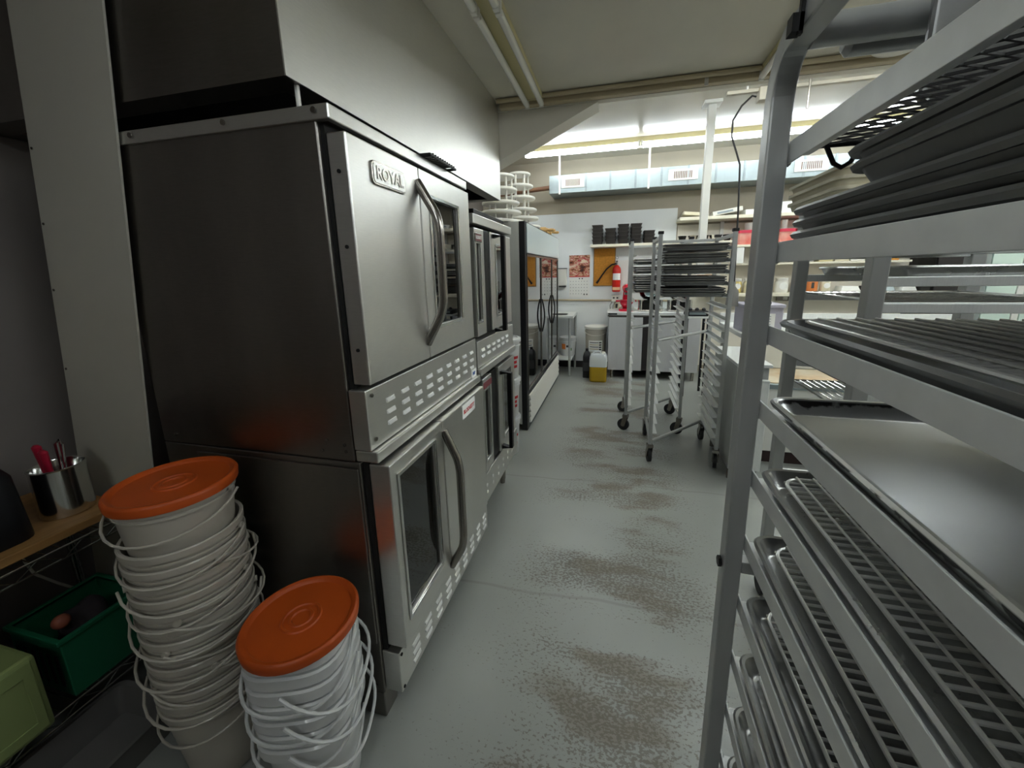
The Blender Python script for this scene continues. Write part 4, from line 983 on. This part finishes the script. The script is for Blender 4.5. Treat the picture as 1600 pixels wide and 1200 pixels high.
# wall items
t = thing('wall_calendar', 'paper calendar with a pastry photo above the month grid', 'calendar', (-.553, 5.836, 1.05))
part(MB().box(-.70, -.405, 5.830, 5.836, 1.06, 1.665), 'sheet', 'paper', t)
m = bpy.data.materials.new('pastry_photo'); m.use_nodes = True; nt = m.node_tree; MATS['pastry'] = m
vo = nt.nodes.new('ShaderNodeTexNoise'); vo.inputs['Scale'].default_value = 11; vo.inputs['Detail'].default_value = 5; tc = nt.nodes.new('ShaderNodeTexCoord'); mp = nt.nodes.new('ShaderNodeMapping'); mp.inputs['Scale'].default_value = (.7, 1, 1.5)
nt.links.new(tc.outputs['Object'], mp.inputs[0]); nt.links.new(mp.outputs[0], vo.inputs['Vector']); rp = nt.nodes.new('ShaderNodeValToRGB'); nt.links.new(vo.outputs[0], rp.inputs[0]); nt.links.new(rp.outputs[0], nt.nodes['Principled BSDF'].inputs['Base Color'])
cr = rp.color_ramp; cr.interpolation = 'EASE'
cr.elements[0].position = .34; cr.elements[0].color = s2l((70, 32, 22)); cr.elements[1].position = .66; cr.elements[1].color = s2l((236, 214, 190))
for p_, c_ in ((.44, (150, 78, 50)), (.50, (214, 170, 140)), (.55, (178, 34, 52)), (.60, (226, 196, 172))):
    e = cr.elements.new(p_); e.color = s2l(c_)
part(MB().box(-.70, -.405, 5.8285, 5.8298, 1.365, 1.665), 'photo', m, t, label='blurred pastry photograph')
part(MB().box(-.70, -.405, 5.8275, 5.8284, 1.355, 1.368), 'photo_strip', 'red_print', t)
for r_ in range(5):
    for c_ in range(7):
        part(MB().box(-.685+.040*c_, -.677+.040*c_, 5.8285, 5.8298, 1.29-.045*r_, 1.298-.045*r_), 'day_mark', 'ink', t)
for (x_, z_) in ((-.56, 1.325), (-.52, 1.325), (-.49, 1.095), (-.45, 1.095)): part(MB().box(x_, x_+.018, 5.8285, 5.8298, z_, z_+.016), 'day_print', 'ink', t)
t = thing('towel_dispenser', 'white wall dispenser box beside the calendar', 'dispenser', (-.79, 5.80, 1.22))
part(MB().box(-.855, -.735, 5.74, 5.838, 1.235, 1.48), 'body', 'white', t, .01); part(MB().box(-.845, -.745, 5.745, 5.83, 1.215, 1.234), 'outlet', 'ink', t)
part(MB().box(-.86, -.73, 5.736, 5.838, 1.476, 1.486), 'cover_edge', 'kick', t)
t = thing('cork_board', 'orange cork board hanging under the pan shelf', 'board', (-.20, 5.83, 1.22))
part(MB().box(-.343, -.055, 5.826, 5.836, 1.23, 1.75), 'sheet', 'cork', t)
part(MB().frame('y', 5.822, 5.836, -.352, -.046, 1.222, 1.752, -.340, -.058, 1.234, 1.745), 'frame', 'wood', t, .002)
t = thing('wall_paper', 'plain white sheet pinned to the wall right of the cork board', 'paper', (.06, 5.83, 1.18))
part(MB().box(-.035, .235, 5.833, 5.837, 1.12, 1.58), 'sheet', 'paper', t)
t = thing('fire_extinguisher', 'red fire extinguisher with black hose hung on the cork board edge', 'extinguisher', (-.02, 5.74, 1.16))
ex, ey = -.025, 5.745
part(MB().lathe((ex, ey, 1.145), [(.02, 0), (.052, 0), (.058, .01), (.058, .30), (.052, .33), (.03, .36), (.018, .37)], 24), 'cylinder', 'ext_red', t)
part(wrap(ex, ey, .0588, -2.6, -.5, 1.31, 1.40), 'label', 'paper', t); part(wrap(ex, ey, .0588, -2.6, -.5, 1.17, 1.21), 'lower_label', mat('ext_tan', (232, 190, 150), .5), t)
part(MB().cyl((ex, ey, 1.512), .016, .05, 12), 'valve', 'chrome', t); part(MB().box(ex-.012, ex+.012, ey-.06, ey+.02, 1.56, 1.572), 'lever', 'black', t, .002)
part(MB().tube(arc((ex, ey+.02, 1.615), .016, 0, 2*PI, 12, 'xz'), .003, 6), 'hook_ring', 'black', t)
part(MB().tube([(ex-.01, ey-.01, 1.535), (ex-.07, ey, 1.52), (ex-.14, ey+.01, 1.46), (ex-.20, ey+.02, 1.38), (ex-.245, ey+.02, 1.31)], .011, 8), 'hose', 'black', t)
part(MB().tube([(ex-.245, ey+.02, 1.31), (ex-.275, ey+.02, 1.265)], [.013, .018], 8), 'nozzle', 'black', t)
part(MB().box(ex+.02, ex+.07, ey-.01, ey-.008, 1.44, 1.53).xform(Matrix.Translation((ex+.04, 0, 1.5)) @ Matrix.Rotation(.5, 4, 'Y') @ Matrix.Translation((-ex-.04, 0, -1.5))), 'tag', 'paper', t)
t = thing('outlet_box', 'white outlet box with plugs above the counter corner', 'outlet', (-.03, 5.82, .93))
part(MB().box(-.085, .03, 5.79, 5.838, 1.0, 1.09), 'upper_box', 'white', t, .004); part(MB().box(-.05, .03, 5.80, 5.838, .90, .998), 'lower_box', 'cream', t, .004)
for (x_, z_) in ((-.055, 1.055), (-.005, 1.055)): part(MB().box(x_-.012, x_+.012, 5.788, 5.791, z_-.012, z_+.012), 'socket', 'ink', t)
part(MB().ball((-.01, 5.785, .955), .018), 'plug', 'black', t); part(MB().ball((-.012, 5.785, .925), .016), 'plug', 'black', t)
for i in range(2): single(MB().tube([(-.075+.05*i, 5.78, 1.0), (-.105+.045*i, 5.755, .95), (-.10+.04*i, 5.72, .918), (-.10+.04*i, 5.66, .9105)], .004, 6), 'appliance_cord', 'cable', ['black cord hanging from the upper outlet', 'black cord hanging beside the lower outlet'][i], 'cord')
# shelf with loaf pans
single(MB().box(-.385, .72, 5.56, 5.837, 1.757, 1.790), 'wall_shelf', 'shelf_white', 'long cream shelf carrying dark loaf pans on the back wall', 'shelf', bevel=.003)
proto = None
lp = MB().loft([rrect(.115, .22, .012, 0, 3), rrect(.135, .25, .015, .058, 3), rrect(.146, .262, .016, .060, 3), rrect(.146, .262, .016, .064, 3), rrect(.130, .245, .015, .063, 3), rrect(.112, .216, .012, .004, 3)])
LP = lp.mesh('loaf_pan'); LP.materials.append(mat('loaf_pan_dark', (70, 66, 63), .5, .4))
for s_, (x, n) in enumerate(((-.295, 5), (-.122, 4), (.045, 5), (.212, 5), (.38, 3))):
    for i in range(n):
        o = bpy.data.objects.new('loaf_pan', LP); link(o); o.location = (x+.0015*math.sin(i*3+s_), 5.69, 1.7905+.047*i); o.rotation_euler = (0, 0, .008*math.sin(i*2+s_))
        tag(o, '%s dark loaf pan in the %s stack on the back wall shelf' % (ORD[i], ('leftmost', 'second', 'third', 'fourth', 'rightmost')[s_]), 'loaf pan', 'loaf pans on the wall shelf')
# ---- counter with cabinet
t = thing('steel_counter', 'stainless steel counter cabinet under the red mixer', 'counter', (.45, 5.50, 0))
M['counter_front'] = steel('counter_front_steel', (206, 207, 210), .42, (1, 1, 1), .08, .06, .9, .4)
part(MB().box(-.13, 1.05, 5.25, 5.83, .865, .905), 'top', 'alu', t, .004)
part(MB().box(-.12, 1.04, 5.275, 5.82, .845, .864), 'under_frame', 'handle', t)
part(MB().box(-.105, 1.03, 5.30, 5.82, .12, .844), 'body', 'kick', t)
for (a, b) in ((-.105, .33), (.43, .80), (.805, 1.03)): part(MB().box(a, b, 5.275, 5.299, .12, .835), 'door', 'counter_front', t, .004)
part(MB().box(-.115, .0, 5.2475, 5.2495, .872, .892), 'badge', 'black', t)
for x in (-.05, .5, .98):
    for y in (5.33, 5.78): part(MB().cyl((x, y, 0), .02, .12, 12), 'leg', 'handle', t)
# red stand mixer, seen from the front
t = thing('stand_mixer', 'glossy red stand mixer on the steel counter', 'mixer', (.10, 5.50, .906))
mx, my, mz = .115, 5.50, .9055
part(MB().loft([rrect(.19, .30, .06, mz, 5, mx, my), rrect(.20, .31, .065, mz+.015, 5, mx, my), rrect(.19, .30, .06, mz+.03, 5, mx, my), rrect(.12, .14, .04, mz+.05, 5, mx, my+.07)]), 'base', 'red', t)
part(MB().loft([rrect(.095, .10, .04, mz+.03, 5, mx, my+.08), rrect(.10, .10, .04, mz+.16, 5, mx, my+.08), rrect(.085, .11, .04, mz+.25, 5, mx, my+.08)]), 'column', 'red', t)
part(MB().tube([(mx, my+.19, mz+.295), (mx, my+.15, mz+.30), (mx, my, mz+.30), (mx, my-.12, mz+.295), (mx, my-.16, mz+.292)], [.02, .052, .060, .054, .03], 20), 'head', 'red', t)
part(MB().cyl((mx, my-.165, mz+.292), .022, -.012, 16, 'y'), 'hub_cap', 'chrome', t); part(MB().cyl((mx, my-.176, mz+.292), .008, -.006, 10, 'y'), 'hub_screw', 'black', t)
part(MB().cyl((mx, my-.07, mz+.215), .030, .05, 16), 'beater_shaft', 'chrome', t)
part(MB().box(mx-.14, mx+.13, my-.02, my+.03, mz+.115, mz+.140), 'bowl_arm', 'red', t, .006)
part(MB().lathe((mx, my-.07, mz+.045), [(.03, 0), (.05, .01), (.085, .06), (.09, .10), (.086, .10), (.08, .06), (.045, .013)], 24), 'bowl', 'red', t)
# glass bowls and steel scale bodies on the counter behind the racks
for i, x in enumerate((.42, .78)):
    t = thing('kitchen_mixer', ['left chrome benchtop mixer with glass bowl on the counter', 'right chrome benchtop mixer with glass bowl on the counter'][i], 'mixer', (x, 5.48, .906))
    part(MB().box(x-.15, x+.15, 5.36, 5.60, .9055, .925), 'base', 'handle', t, .006)
    for sd in (-1, 1): part(MB().cyl((x+sd*.125, 5.40, .925), .028, .13, 16), 'pillar', 'chrome', t)
    part(MB().box(x-.095, x+.095, 5.42, 5.58, .925, 1.035), 'motor', 'black_metal', t, .01)
    part(MB().lathe((x, 5.48, 1.055), [(.03, 0), (.09, .01), (.13, .05), (.145, .11), (.140, .11), (.125, .05), (.085, .014), (.03, .006)], 28), 'glass_bowl', 'clear', t)
    part(MB().lathe((x, 5.48, 1.036), [(.10, 0), (.11, .008), (.10, .018), (.04, .0185)], 24), 'platform', 'chrome', t)
for i, (x, z0, w_, h) in enumerate(((.30, 1.135, .22, .20), (.60, 1.09, .30, .22), (.90, 1.12, .24, .22))):
    t = thing('hanging_utensil_board', ['left pale wall rack panel with hanging whisks', 'middle pale wall rack panel with hanging bowls', 'right pale wall rack panel with hanging whisks'][i], 'wall rack', (x, 5.81, z0))
    part(MB().box(x-w_/2, x+w_/2, 5.80, 5.836, z0, z0+h), 'panel', 'white', t, .01)
    part(MB().tube([(x-w_/2+.02, 5.79, z0+h*.75), (x+w_/2-.02, 5.79, z0+h*.75)], .006, 8), 'rail', 'chrome', t)
    for k in range(3):
        xx = x-w_/3+k*w_/3
        part(MB().tube([(xx, 5.782, z0+h*.75), (xx, 5.775, z0+h*.45)], .004, 6), 'hook', 'chrome', t)
        part(MB().ball((xx, 5.765, z0+h*.30), .034, 12, 8, (1, .6, 1.1)), 'whisk_head', 'chrome', t)
# ================================================================== DUCT AND CEILING FITTINGS
M['galv_seam'] = steel('galvanised_seam', (150, 160, 164), .4)
t = thing('air_duct', 'silver galvanised air duct running along the top of the back wall', 'duct', (1.0, 5.65, 2.455))
part(MB().box(-.93, 3.4, 5.45, 5.846, 2.455, 2.678), 'duct_body', 'galv', t, .004)
for k in range(13): part(MB().box(-.62+.31*k+.16, -.595+.31*k+.16, 5.444, 5.4499, 2.452, 2.682), 'seam', 'galv_seam', t, .002)
for (x, w_) in ((-.617, .15), (.73, .17), (2.1, .17)):
    v = part(MB().frame('y', 5.438, 5.4498, x-w_, x+w_, 2.512, 2.640, x-w_*.66, x+w_*.66, 2.536, 2.618), 'vent_frame', 'white', t, .004)
    part(MB().box(x-w_*.66, x+w_*.66, 5.446, 5.4497, 2.536, 2.618), 'vent_back', 'vent_dark', v)
    for k in range(12):
        xx = x-w_*.63+w_*1.26*k/11; part(MB().box(xx-.003, xx+.003, 5.439, 5.446, 2.536, 2.618), 'vent_slat', 'white', v)
for x in (-.79, .33, 1.6): part(MB().box(x-.012, x+.012, 5.44, 5.4435, 2.44, 2.948), 'hanger_strap', 'white', t)
single(MB().tube([(-1.9, 5.60, 2.50), (-.95, 5.60, 2.56)], .03, 10), 'wall_pipe', mat('brown_pipe', (120, 84, 62), .5), 'brown pipe running into the left end of the air duct', 'pipe')
t = thing('drop_pole', 'slim white square pole hanging from the high ceiling behind the pan racks', 'pole', (.79, 4.30, 1.385))
part(MB().box(.758, .826, 4.27, 4.34, 1.40, ZF-.03), 'shaft', 'white_paint', t, .004); part(MB().box(.752, .832, 4.264, 4.346, 1.385, 1.40), 'end_cap', 'white_paint', t, .003); part(MB().box(.715, .868, 4.23, 4.38, ZF-.03, ZF-.001), 'top_plate', 'white_paint', t, .003)
t = thing('cable_trunking', 'grey cable trunking with junction box crossing under the high ceiling', 'trunking', (2.2, 3.80, 2.76))
part(MB().box(.80, 3.6, 3.78, 3.82, 2.805, 2.83), 'trunking', 'tan_paint', t, .003); part(MB().box(1.03, 1.16, 3.755, 3.845, 2.735, 2.83), 'junction_box', 'tan_paint', t, .005)
for x in (.95, 1.9, 2.9): part(MB().box(x-.006, x+.006, 3.79, 3.81, 2.83, ZF-.001), 'hanger', 'white', t)
t = thing('pendant_socket', 'black cord looping down from the junction box to a grey hanging socket', 'socket', (.98, 3.80, 1.16))
pts = [(1.020, 3.80, 2.775), (.99, 3.80, 2.785), (.92, 3.80, 2.72), (.865, 3.80, 2.62), (.865, 3.80, 2.50), (.91, 3.80, 2.38), (.945, 3.80, 2.28), (.955, 3.80, 2.1), (.965, 3.80, 1.9), (.975, 3.80, 1.6), (.985, 3.80, 1.32)]
part(MB().tube(pts, .0075, 8), 'cable', 'cable', t); part(MB().loft([rrect(.02, .03, .005, 1.33, 2, .985, 3.8), rrect(.03, .04, .008, 1.29, 2, .98, 3.8), rrect(.085, .06, .012, 1.25, 2, .98, 3.8), rrect(.095, .06, .012, 1.115, 2, .98, 3.8)]), 'socket_block', mat('grey_socket', (128, 126, 122), .5), t)
single(MB().tube([(1.35, 3.7, ZF-.002), (1.35, 3.7, 2.62)], .008, 8), 'pull_chain', 'handle', 'thin grey rod hanging from the high ceiling beside the post', 'rod')
t = thing('cable_clip', 'small white clip on the ceiling step trim', 'clip', (.44, 2.585, 2.44))
part(MB().box(.43, .45, 2.595, 2.599, 2.44, 2.498), 'strap', 'white', t); part(MB().ball((.44, 2.58, 2.499-.01), .009), 'knob', 'white', t)

# ================================================================== RIGHT-HAND BACK BAY
single(MB().box(.735, 3.3, 5.52, 5.838, 2.045, 2.085), 'wall_shelf', 'shelf_white', 'upper white shelf with boxes and trays under the duct', 'shelf', bevel=.003)
single(MB().box(1.42, 3.3, 5.55, 5.838, 1.700, 1.728), 'wall_shelf', 'shelf_white', 'shelf with red fruit punnets on the right of the back wall', 'shelf', bevel=.003)
single(MB().box(1.42, 3.3, 5.58, 5.838, 1.475, 1.500), 'wall_shelf', 'shelf_white', 'shelf with white tubs lying on their sides on the back wall', 'shelf', bevel=.003)
single(MB().box(1.05, 3.5, 5.55, 5.838, 1.085, 1.125), 'wall_shelf', 'shelf_white', 'lowest cream shelf with jars on the back wall', 'shelf', bevel=.003)
for s_ in range(2):
    x = 1.30+1.9*s_
    single(MB().box(x-.02, x+.02, 5.80, 5.838, 1.13, 2.04), 'shelf_upright', 'white_paint', ['left white shelf upright on the back wall', 'right white shelf upright on the back wall'][s_], 'upright')
# boxes on upper shelf
for i, (x, w_, h, a, m_, lb) in enumerate(((1.30, .17, .05, -.16, 'white', 'white shallow tray box tilted on the upper shelf'), (1.66, .16, .06, 0, 'paper', 'flat white carton on the upper shelf'), (.93, .15, .04, .12, 'cream', 'beige folded tray at the left end of the upper shelf'), (1.95, .10, .13, 0, 'paper', 'white carton at the right of the upper shelf'), (2.40, .3, .12, 0, 'cream', 'cream carton farther right on the upper shelf'))):
    t = thing('carton', lb, 'box', (x, 5.68, 2.0865)); t.rotation_euler = (0, 0, 0)
    rot = Matrix.Translation((x, 5.68, 2.0865+(w_*abs(math.sin(a))))) @ Matrix.Rotation(a, 4, 'Y')
    part(MB().frame('z', 0, h, -w_, w_, -.11, .11, -w_+.012, w_-.012, -.098, .098).xform(rot), 'wall', m_, t, .003)
    part(MB().box(-w_+.01, w_-.01, -.10, .10, .001, .008).xform(rot), 'base', m_, t)
    if i == 0: part(MB().box(-.12, .06, -.1125, -.111, .012, .036).xform(rot), 'print', mat('grey_print', (150, 160, 166), .6), t)
# dark bowls on counter shelf right of loaf pans, seen under the upper shelf
single(MB().box(.74, 1.40, 5.55, 5.838, 1.757, 1.785), 'wall_shelf', 'shelf_white', 'short white shelf of dark bowls under the upper shelf', 'shelf', bevel=.003)
for i, (x, r, m_) in enumerate(((.80, .05, 'black_metal'), (.93, .06, 'handle'), (1.06, .06, 'black_metal'), (1.20, .075, 'chrome'), (1.34, .05, 'black_metal'))):
    single(MB().lathe((x, 5.68, 1.7855), [(r*.4, 0), (r*.7, .004), (r, .07), (r+.006, .078), (r, .080), (r*.92, .07), (r*.5, .01)], 20), 'bowl', m_, ['small black bowl left of the short shelf', 'steel bowl second on the short shelf', 'black bowl in the middle of the short shelf', 'polished bowl fourth on the short shelf', 'small black bowl at the right end of the short shelf'][i], 'bowl')
# punnets, tubs
M['punnet'] = mat('punnet_pink', (236, 176, 160), .3, rgb2=(222, 110, 100), nscale=7)
M['berry_lid'] = mat('berry_lid', (214, 62, 84), .35)
for i, x in enumerate((1.53, 1.72, 1.99, 2.18, 2.36)):
    t = thing('fruit_punnet', ['leftmost', 'second', 'middle', 'fourth', 'rightmost'][i] + ' red and pink fruit tub on the back wall shelf', 'tub', (x, 5.68, 1.7285), 0, 'fruit tubs')
    part(MB().loft([rrect(.15, .18, .02, 1.729, 4, x, 5.68), rrect(.165, .20, .025, 1.87, 4, x, 5.68)]), 'body', 'punnet', t)
    part(MB().loft([rrect(.175, .21, .03, 1.868, 4, x, 5.68), rrect(.175, .21, .03, 1.90, 4, x, 5.68), rrect(.14, .18, .02, 1.905, 4, x, 5.68)]), 'lid', 'berry_lid', t)
single(MB().cyl((1.60, 5.66, 1.9055), .07, .085, 22, r2=.074), 'white_tub', 'white', 'white round tub standing on the leftmost red fruit tub', 'tub')
single(MB().cyl((1.97, 5.66, 1.9055), .03, .11, 16, r2=.034), 'paper_cup', 'white', 'slim white cup standing on the middle red fruit tub', 'cup')
for i, (x, r) in enumerate(((1.90, .060), (2.10, .075), (2.28, .06))):
    t = thing('lying_tub', ['left white tub lying on its side showing a grey base', 'bigger white tub lying on its side showing a grey base', 'right white tub lying on its side'][i], 'tub', (x, 5.66, 1.5005))
    part(MB().cyl((x, 5.60, 1.5005+r), r, .17, 24, 'y', r*.92), 'body', 'pail', t); part(MB().cyl((x, 5.5995, 1.5005+r), r*.82, -.004, 24, 'y'), 'base_disc', 'galv', t)
for i, (x, m_) in enumerate(((2.45, 'yellowed'), (2.62, 'cream'), (2.78, 'white'), (2.95, 'ltgreen'), (3.12, 'cork'))):
    single(MB().box(x-.075, x+.075, 5.62, 5.76, 1.5005, 1.60+.03*(i % 2)), 'spice_box', m_, ['yellowish', 'cream', 'white', 'pale green', 'tan'][i] + ' small carton right of the lying tubs', 'carton', bevel=.006)
t = thing('hanging_pan', 'small round grey pan hanging by its handle from the punnet shelf', 'pan', (1.65, 5.56, 1.40))
part(MB().lathe((0,0,0), [(.02, 0), (.062, .0), (.070, .03), (.066, .03), (.058, .006), (.02, .005)], 24).xform(Matrix.Translation((1.66, 5.555, 1.52)) @ Matrix.Rotation(-PI/2, 4, 'X')), 'dish', 'galv', t)
part(MB().box(1.648, 1.672, 5.560, 5.566, 1.585, 1.698), 'handle', 'handle', t, .002)
single(MB().box(1.43, 1.52, 5.555, 5.56, 1.50, 1.695), 'note_sheet', 'paper', 'white note paper hanging from the punnet shelf', 'paper')
jar_c = [(1.50, .06, 'jar_y', 'pale yellow jar with white round lid'), (1.65, .065, 'cream', 'cream jar with white round lid'), (1.80, .06, 'jar_y', 'second pale yellow jar'), (2.02, .075, 'white', 'white bag-like canister'), (2.20, .07, 'white', 'white canister with grey print'), (2.36, .06, 'jar_o', 'orange package'), (2.50, .055, 'cream', 'cream jar right of the orange package')]
M['jar_y'] = mat('jar_yellow', (206, 184, 110), .4); M['jar_o'] = mat('jar_orange', (214, 128, 70), .45)
for i, (x, r, m_, lb) in enumerate(jar_c):
    t = thing('jar', lb + ' on the lowest cream shelf', 'jar', (x, 5.68, 1.1255))
    part(MB().lathe((x, 5.68, 1.1258), [(r*.5, 0), (r*.95, 0), (r, .01), (r, .13), (r*.8, .15)], 22), 'body', m_, t)
    if m_ != 'jar_o':
        part(MB().lathe((x, 5.68, 1.274), [(r*.5, 0), (r*.92, 0), (r*.92, .03), (r*.85, .035), (r*.3, .035)], 22), 'lid', 'white', t)
        part(MB().cyl((x, 5.68-r, 1.21), r*.62, -.003, 20, 'y'), 'round_label', 'paper', t)
    else: part(MB().box(x-.03, x+.0, 5.68-r-.003, 5.68-r, 1.18, 1.25), 'dark_print', 'ink', t)
for i, (x, w_, m_) in enumerate(((2.75, .11, 'paper'), (2.96, .06, 'black'), (3.12, .09, 'galv'), (3.34, .08, 'paper'))):
    single(MB().hexa([(x-w_, 5.60, 1.1255), (x+w_, 5.60, 1.1255), (x+w_, 5.78, 1.1255), (x-w_, 5.78, 1.1255)], [(x-w_*.8, 5.62, 1.20), (x+w_*.7, 5.62, 1.20), (x+w_*.7, 5.78, 1.20), (x-w_*.8, 5.78, 1.20)]), 'counter_box', m_, ['white wedge-shaped box', 'black small box', 'grey metal box', 'white paper box'][i] + ' on the lowest shelf behind the tube rack', 'box', bevel=.004)
t = thing('wall_outlet', 'grey double outlet under the lowest cream shelf', 'outlet', (2.15, 5.82, 1.0))
part(MB().box(2.03, 2.17, 5.80, 5.838, 1.01, 1.075), 'plate', 'handle', t, .003); part(MB().box(2.10, 2.15, 5.793, 5.80, 1.025, 1.06), 'switch', 'white', t)
# far right: dark unit, pale cabinet, shelves seen through the racks
t = thing('dark_cabinet', 'black upright cabinet at the far right of the back wall', 'cabinet', (3.62, 5.65, 0))
part(MB().box(3.42, 3.82, 5.42, 5.835, 0, 1.95), 'body', 'black_metal', t, .006); part(MB().box(3.44, 3.80, 5.405, 5.419, .3, 1.90), 'door', 'kick', t, .004); part(MB().tube([(3.77, 5.39, .9), (3.77, 5.39, 1.3)], .009, 8), 'handle', 'chrome', t)
t = thing('pale_cabinet', 'pale mint cabinet with upright panels right of the black cabinet', 'cabinet', (4.15, 5.65, 0))
M['mint'] = mat('mint_panel', (206, 226, 216), .4)
part(MB().box(3.84, 4.60, 5.46, 5.835, 0, 1.95), 'body', 'fridge_side', t, .004)
for i, (a, b, m_) in enumerate(((3.86, 3.93, 'galv'), (3.94, 4.20, 'mint'), (4.21, 4.27, 'alu'), (4.28, 4.33, 'mint'), (4.34, 4.38, 'kick'), (4.39, 4.58, 'galv'))): part(MB().box(a, b, 5.44, 5.459, .2, 1.90), 'door', m_, t, .004)
single(MB().box(3.55, 4.0, 5.10, 5.30, 1.50, 1.52), 'sign_board', mat('blue_carton', (84, 88, 150), .5), 'flat blue and pink packet in front of the pale cabinet', 'packet') if False else None
# prep table row behind the tube rack
t = thing('prep_table', 'long steel prep table behind the racks on the right', 'table', (1.9, 3.95, 0))
part(MB().box(1.02, 3.0, 3.55, 4.35, .865, .905), 'top', 'alu', t, .004); part(MB().box(1.02, 3.0, 4.33, 4.35, .905, 1.0), 'upstand', 'alu', t, .003)
part(MB().box(1.05, 2.97, 3.60, 4.32, .30, .32), 'lower_shelf', 'alu', t, .003)
for x in (1.06, 2.0, 2.95):
    for y in (3.60, 4.31): part(MB().cyl((x, y, 0), .02, .865, 12), 'leg', 'alu_post', t)
t = thing('paper_box', 'lilac grey storage box with papers taped on, on the prep table', 'box', (1.17, 3.78, .906))
M['lilac'] = mat('lilac_box', (176, 174, 188), .5)
part(MB().box(1.04, 1.33, 3.62, 3.92, .9055, 1.13), 'body', 'lilac', t, .008); part(MB().box(1.03, 1.34, 3.61, 3.93, 1.115, 1.145), 'lid', 'lilac', t, .006); part(MB().box(1.06, 1.27, 3.617, 3.6195, .93, 1.07), 'paper', 'paper', t)
for k in range(5): part(MB().box(1.075, 1.24, 3.6155, 3.6168, 1.045-.022*k, 1.050-.022*k), 'print_line', mat('grey_print', (150, 160, 166), .6), t)
t = thing('digital_scale', 'small blue-grey digital scale on the lilac box', 'scale', (1.16, 3.72, 1.146))
part(MB().box(1.08, 1.24, 3.64, 3.80, 1.1455, 1.165), 'base', 'black', t, .004); part(MB().box(1.10, 1.22, 3.65, 3.79, 1.166, 1.21), 'body', mat('scale_blue', (150, 166, 196), .4), t, .008); part(MB().box(1.09, 1.23, 3.70, 3.80, 1.21, 1.235), 'display', 'black', t, .004)
t = thing('pale_worktop_bench', 'low white bench cabinet with floury cream top behind the tube rack', 'bench', (1.45, 3.3, 0))
M['flour'] = mat('floury_top', (222, 212, 190), .55, rgb2=(196, 160, 112), nscale=3.5)
part(MB().box(.99, 2.4, 3.06, 3.52, .10, .585), 'body', 'white_paint', t, .004); part(MB().box(.985, 2.42, 3.04, 3.525, .586, .625), 'rim', 'galv', t, .004); part(MB().box(1.0, 2.40, 3.06, 3.51, .6255, .632), 'top_board', 'flour', t)
part(MB().box(1.0, 2.39, 3.09, 3.50, 0, .099), 'plinth', mat('plinth_brown', (52, 36, 34), .6), t)
t = thing('undercounter_unit', 'steel undercounter unit with a dark lettered tag beside the front nesting rack', 'cabinet', (.87, 2.95, 0))
part(MB().box(.775, .965, 2.74, 3.34, .085, .815), 'body', 'alu_post', t, .004); part(MB().box(.77, .975, 2.715, 3.345, .816, .838), 'top', 'alu', t, .003)
part(MB().box(.805, .965, 2.705, 2.738, .10, .735), 'door', 'alu', t, .004); part(MB().box(.835, .90, 2.713, 2.739, .755, .812), 'tag_plate', 'black', t, .002)
text('A', .045, (.868, 2.712, .783), FACE_Y, 'tag_letter', 'paper', t, .0006, 1.3)
part(MB().tube([(.80, 2.725, .74), (.80, 2.725, .12)], .009, 8), 'hinge_rod', 'chrome', t)
for z in (.68, .55, .3): part(MB().box(.785, .805, 2.715, 2.737, z, z+.05), 'hinge', 'chrome', t, .002)
for x in (.80, .95):
    for y in (2.78, 3.30): part(MB().cyl((x, y, 0), .018, .085, 12), 'foot', 'handle', t)
t = thing('black_scale', 'black scale with dark knobs on a thin-legged stand behind the front rack', 'scale', (.86, 4.75, 0))
part(MB().box(.74, 1.0, 4.62, 4.90, .905, .925), 'stand_top', 'alu', t, .003)
for x in (.76, .98):
    for y in (4.64, 4.88): part(MB().box(x-.012, x+.012, y-.012, y+.012, 0, .905), 'leg', 'black', t)
part(MB().box(.75, .98, 4.65, 4.85, .9255, .985), 'body', 'black', t, .01); part(MB().box(.78, .95, 4.64, 4.65, .945, .97), 'dial', 'galv', t)
for x in (.80, .87, .94): part(MB().ball((x, 4.72, .995), .022), 'knob', 'black', t)
t = thing('orange_bin', 'orange plastic scoop bin on the wall above the counter right', 'bin', (1.12, 5.78, 1.12))
part(MB().box(1.03, 1.24, 5.74, 5.838, 1.18, 1.36), 'front', 'cork', t, .01); part(MB().box(1.10, 1.12, 5.735, 5.7395, 1.28, 1.35), 'slot', 'ink', t)
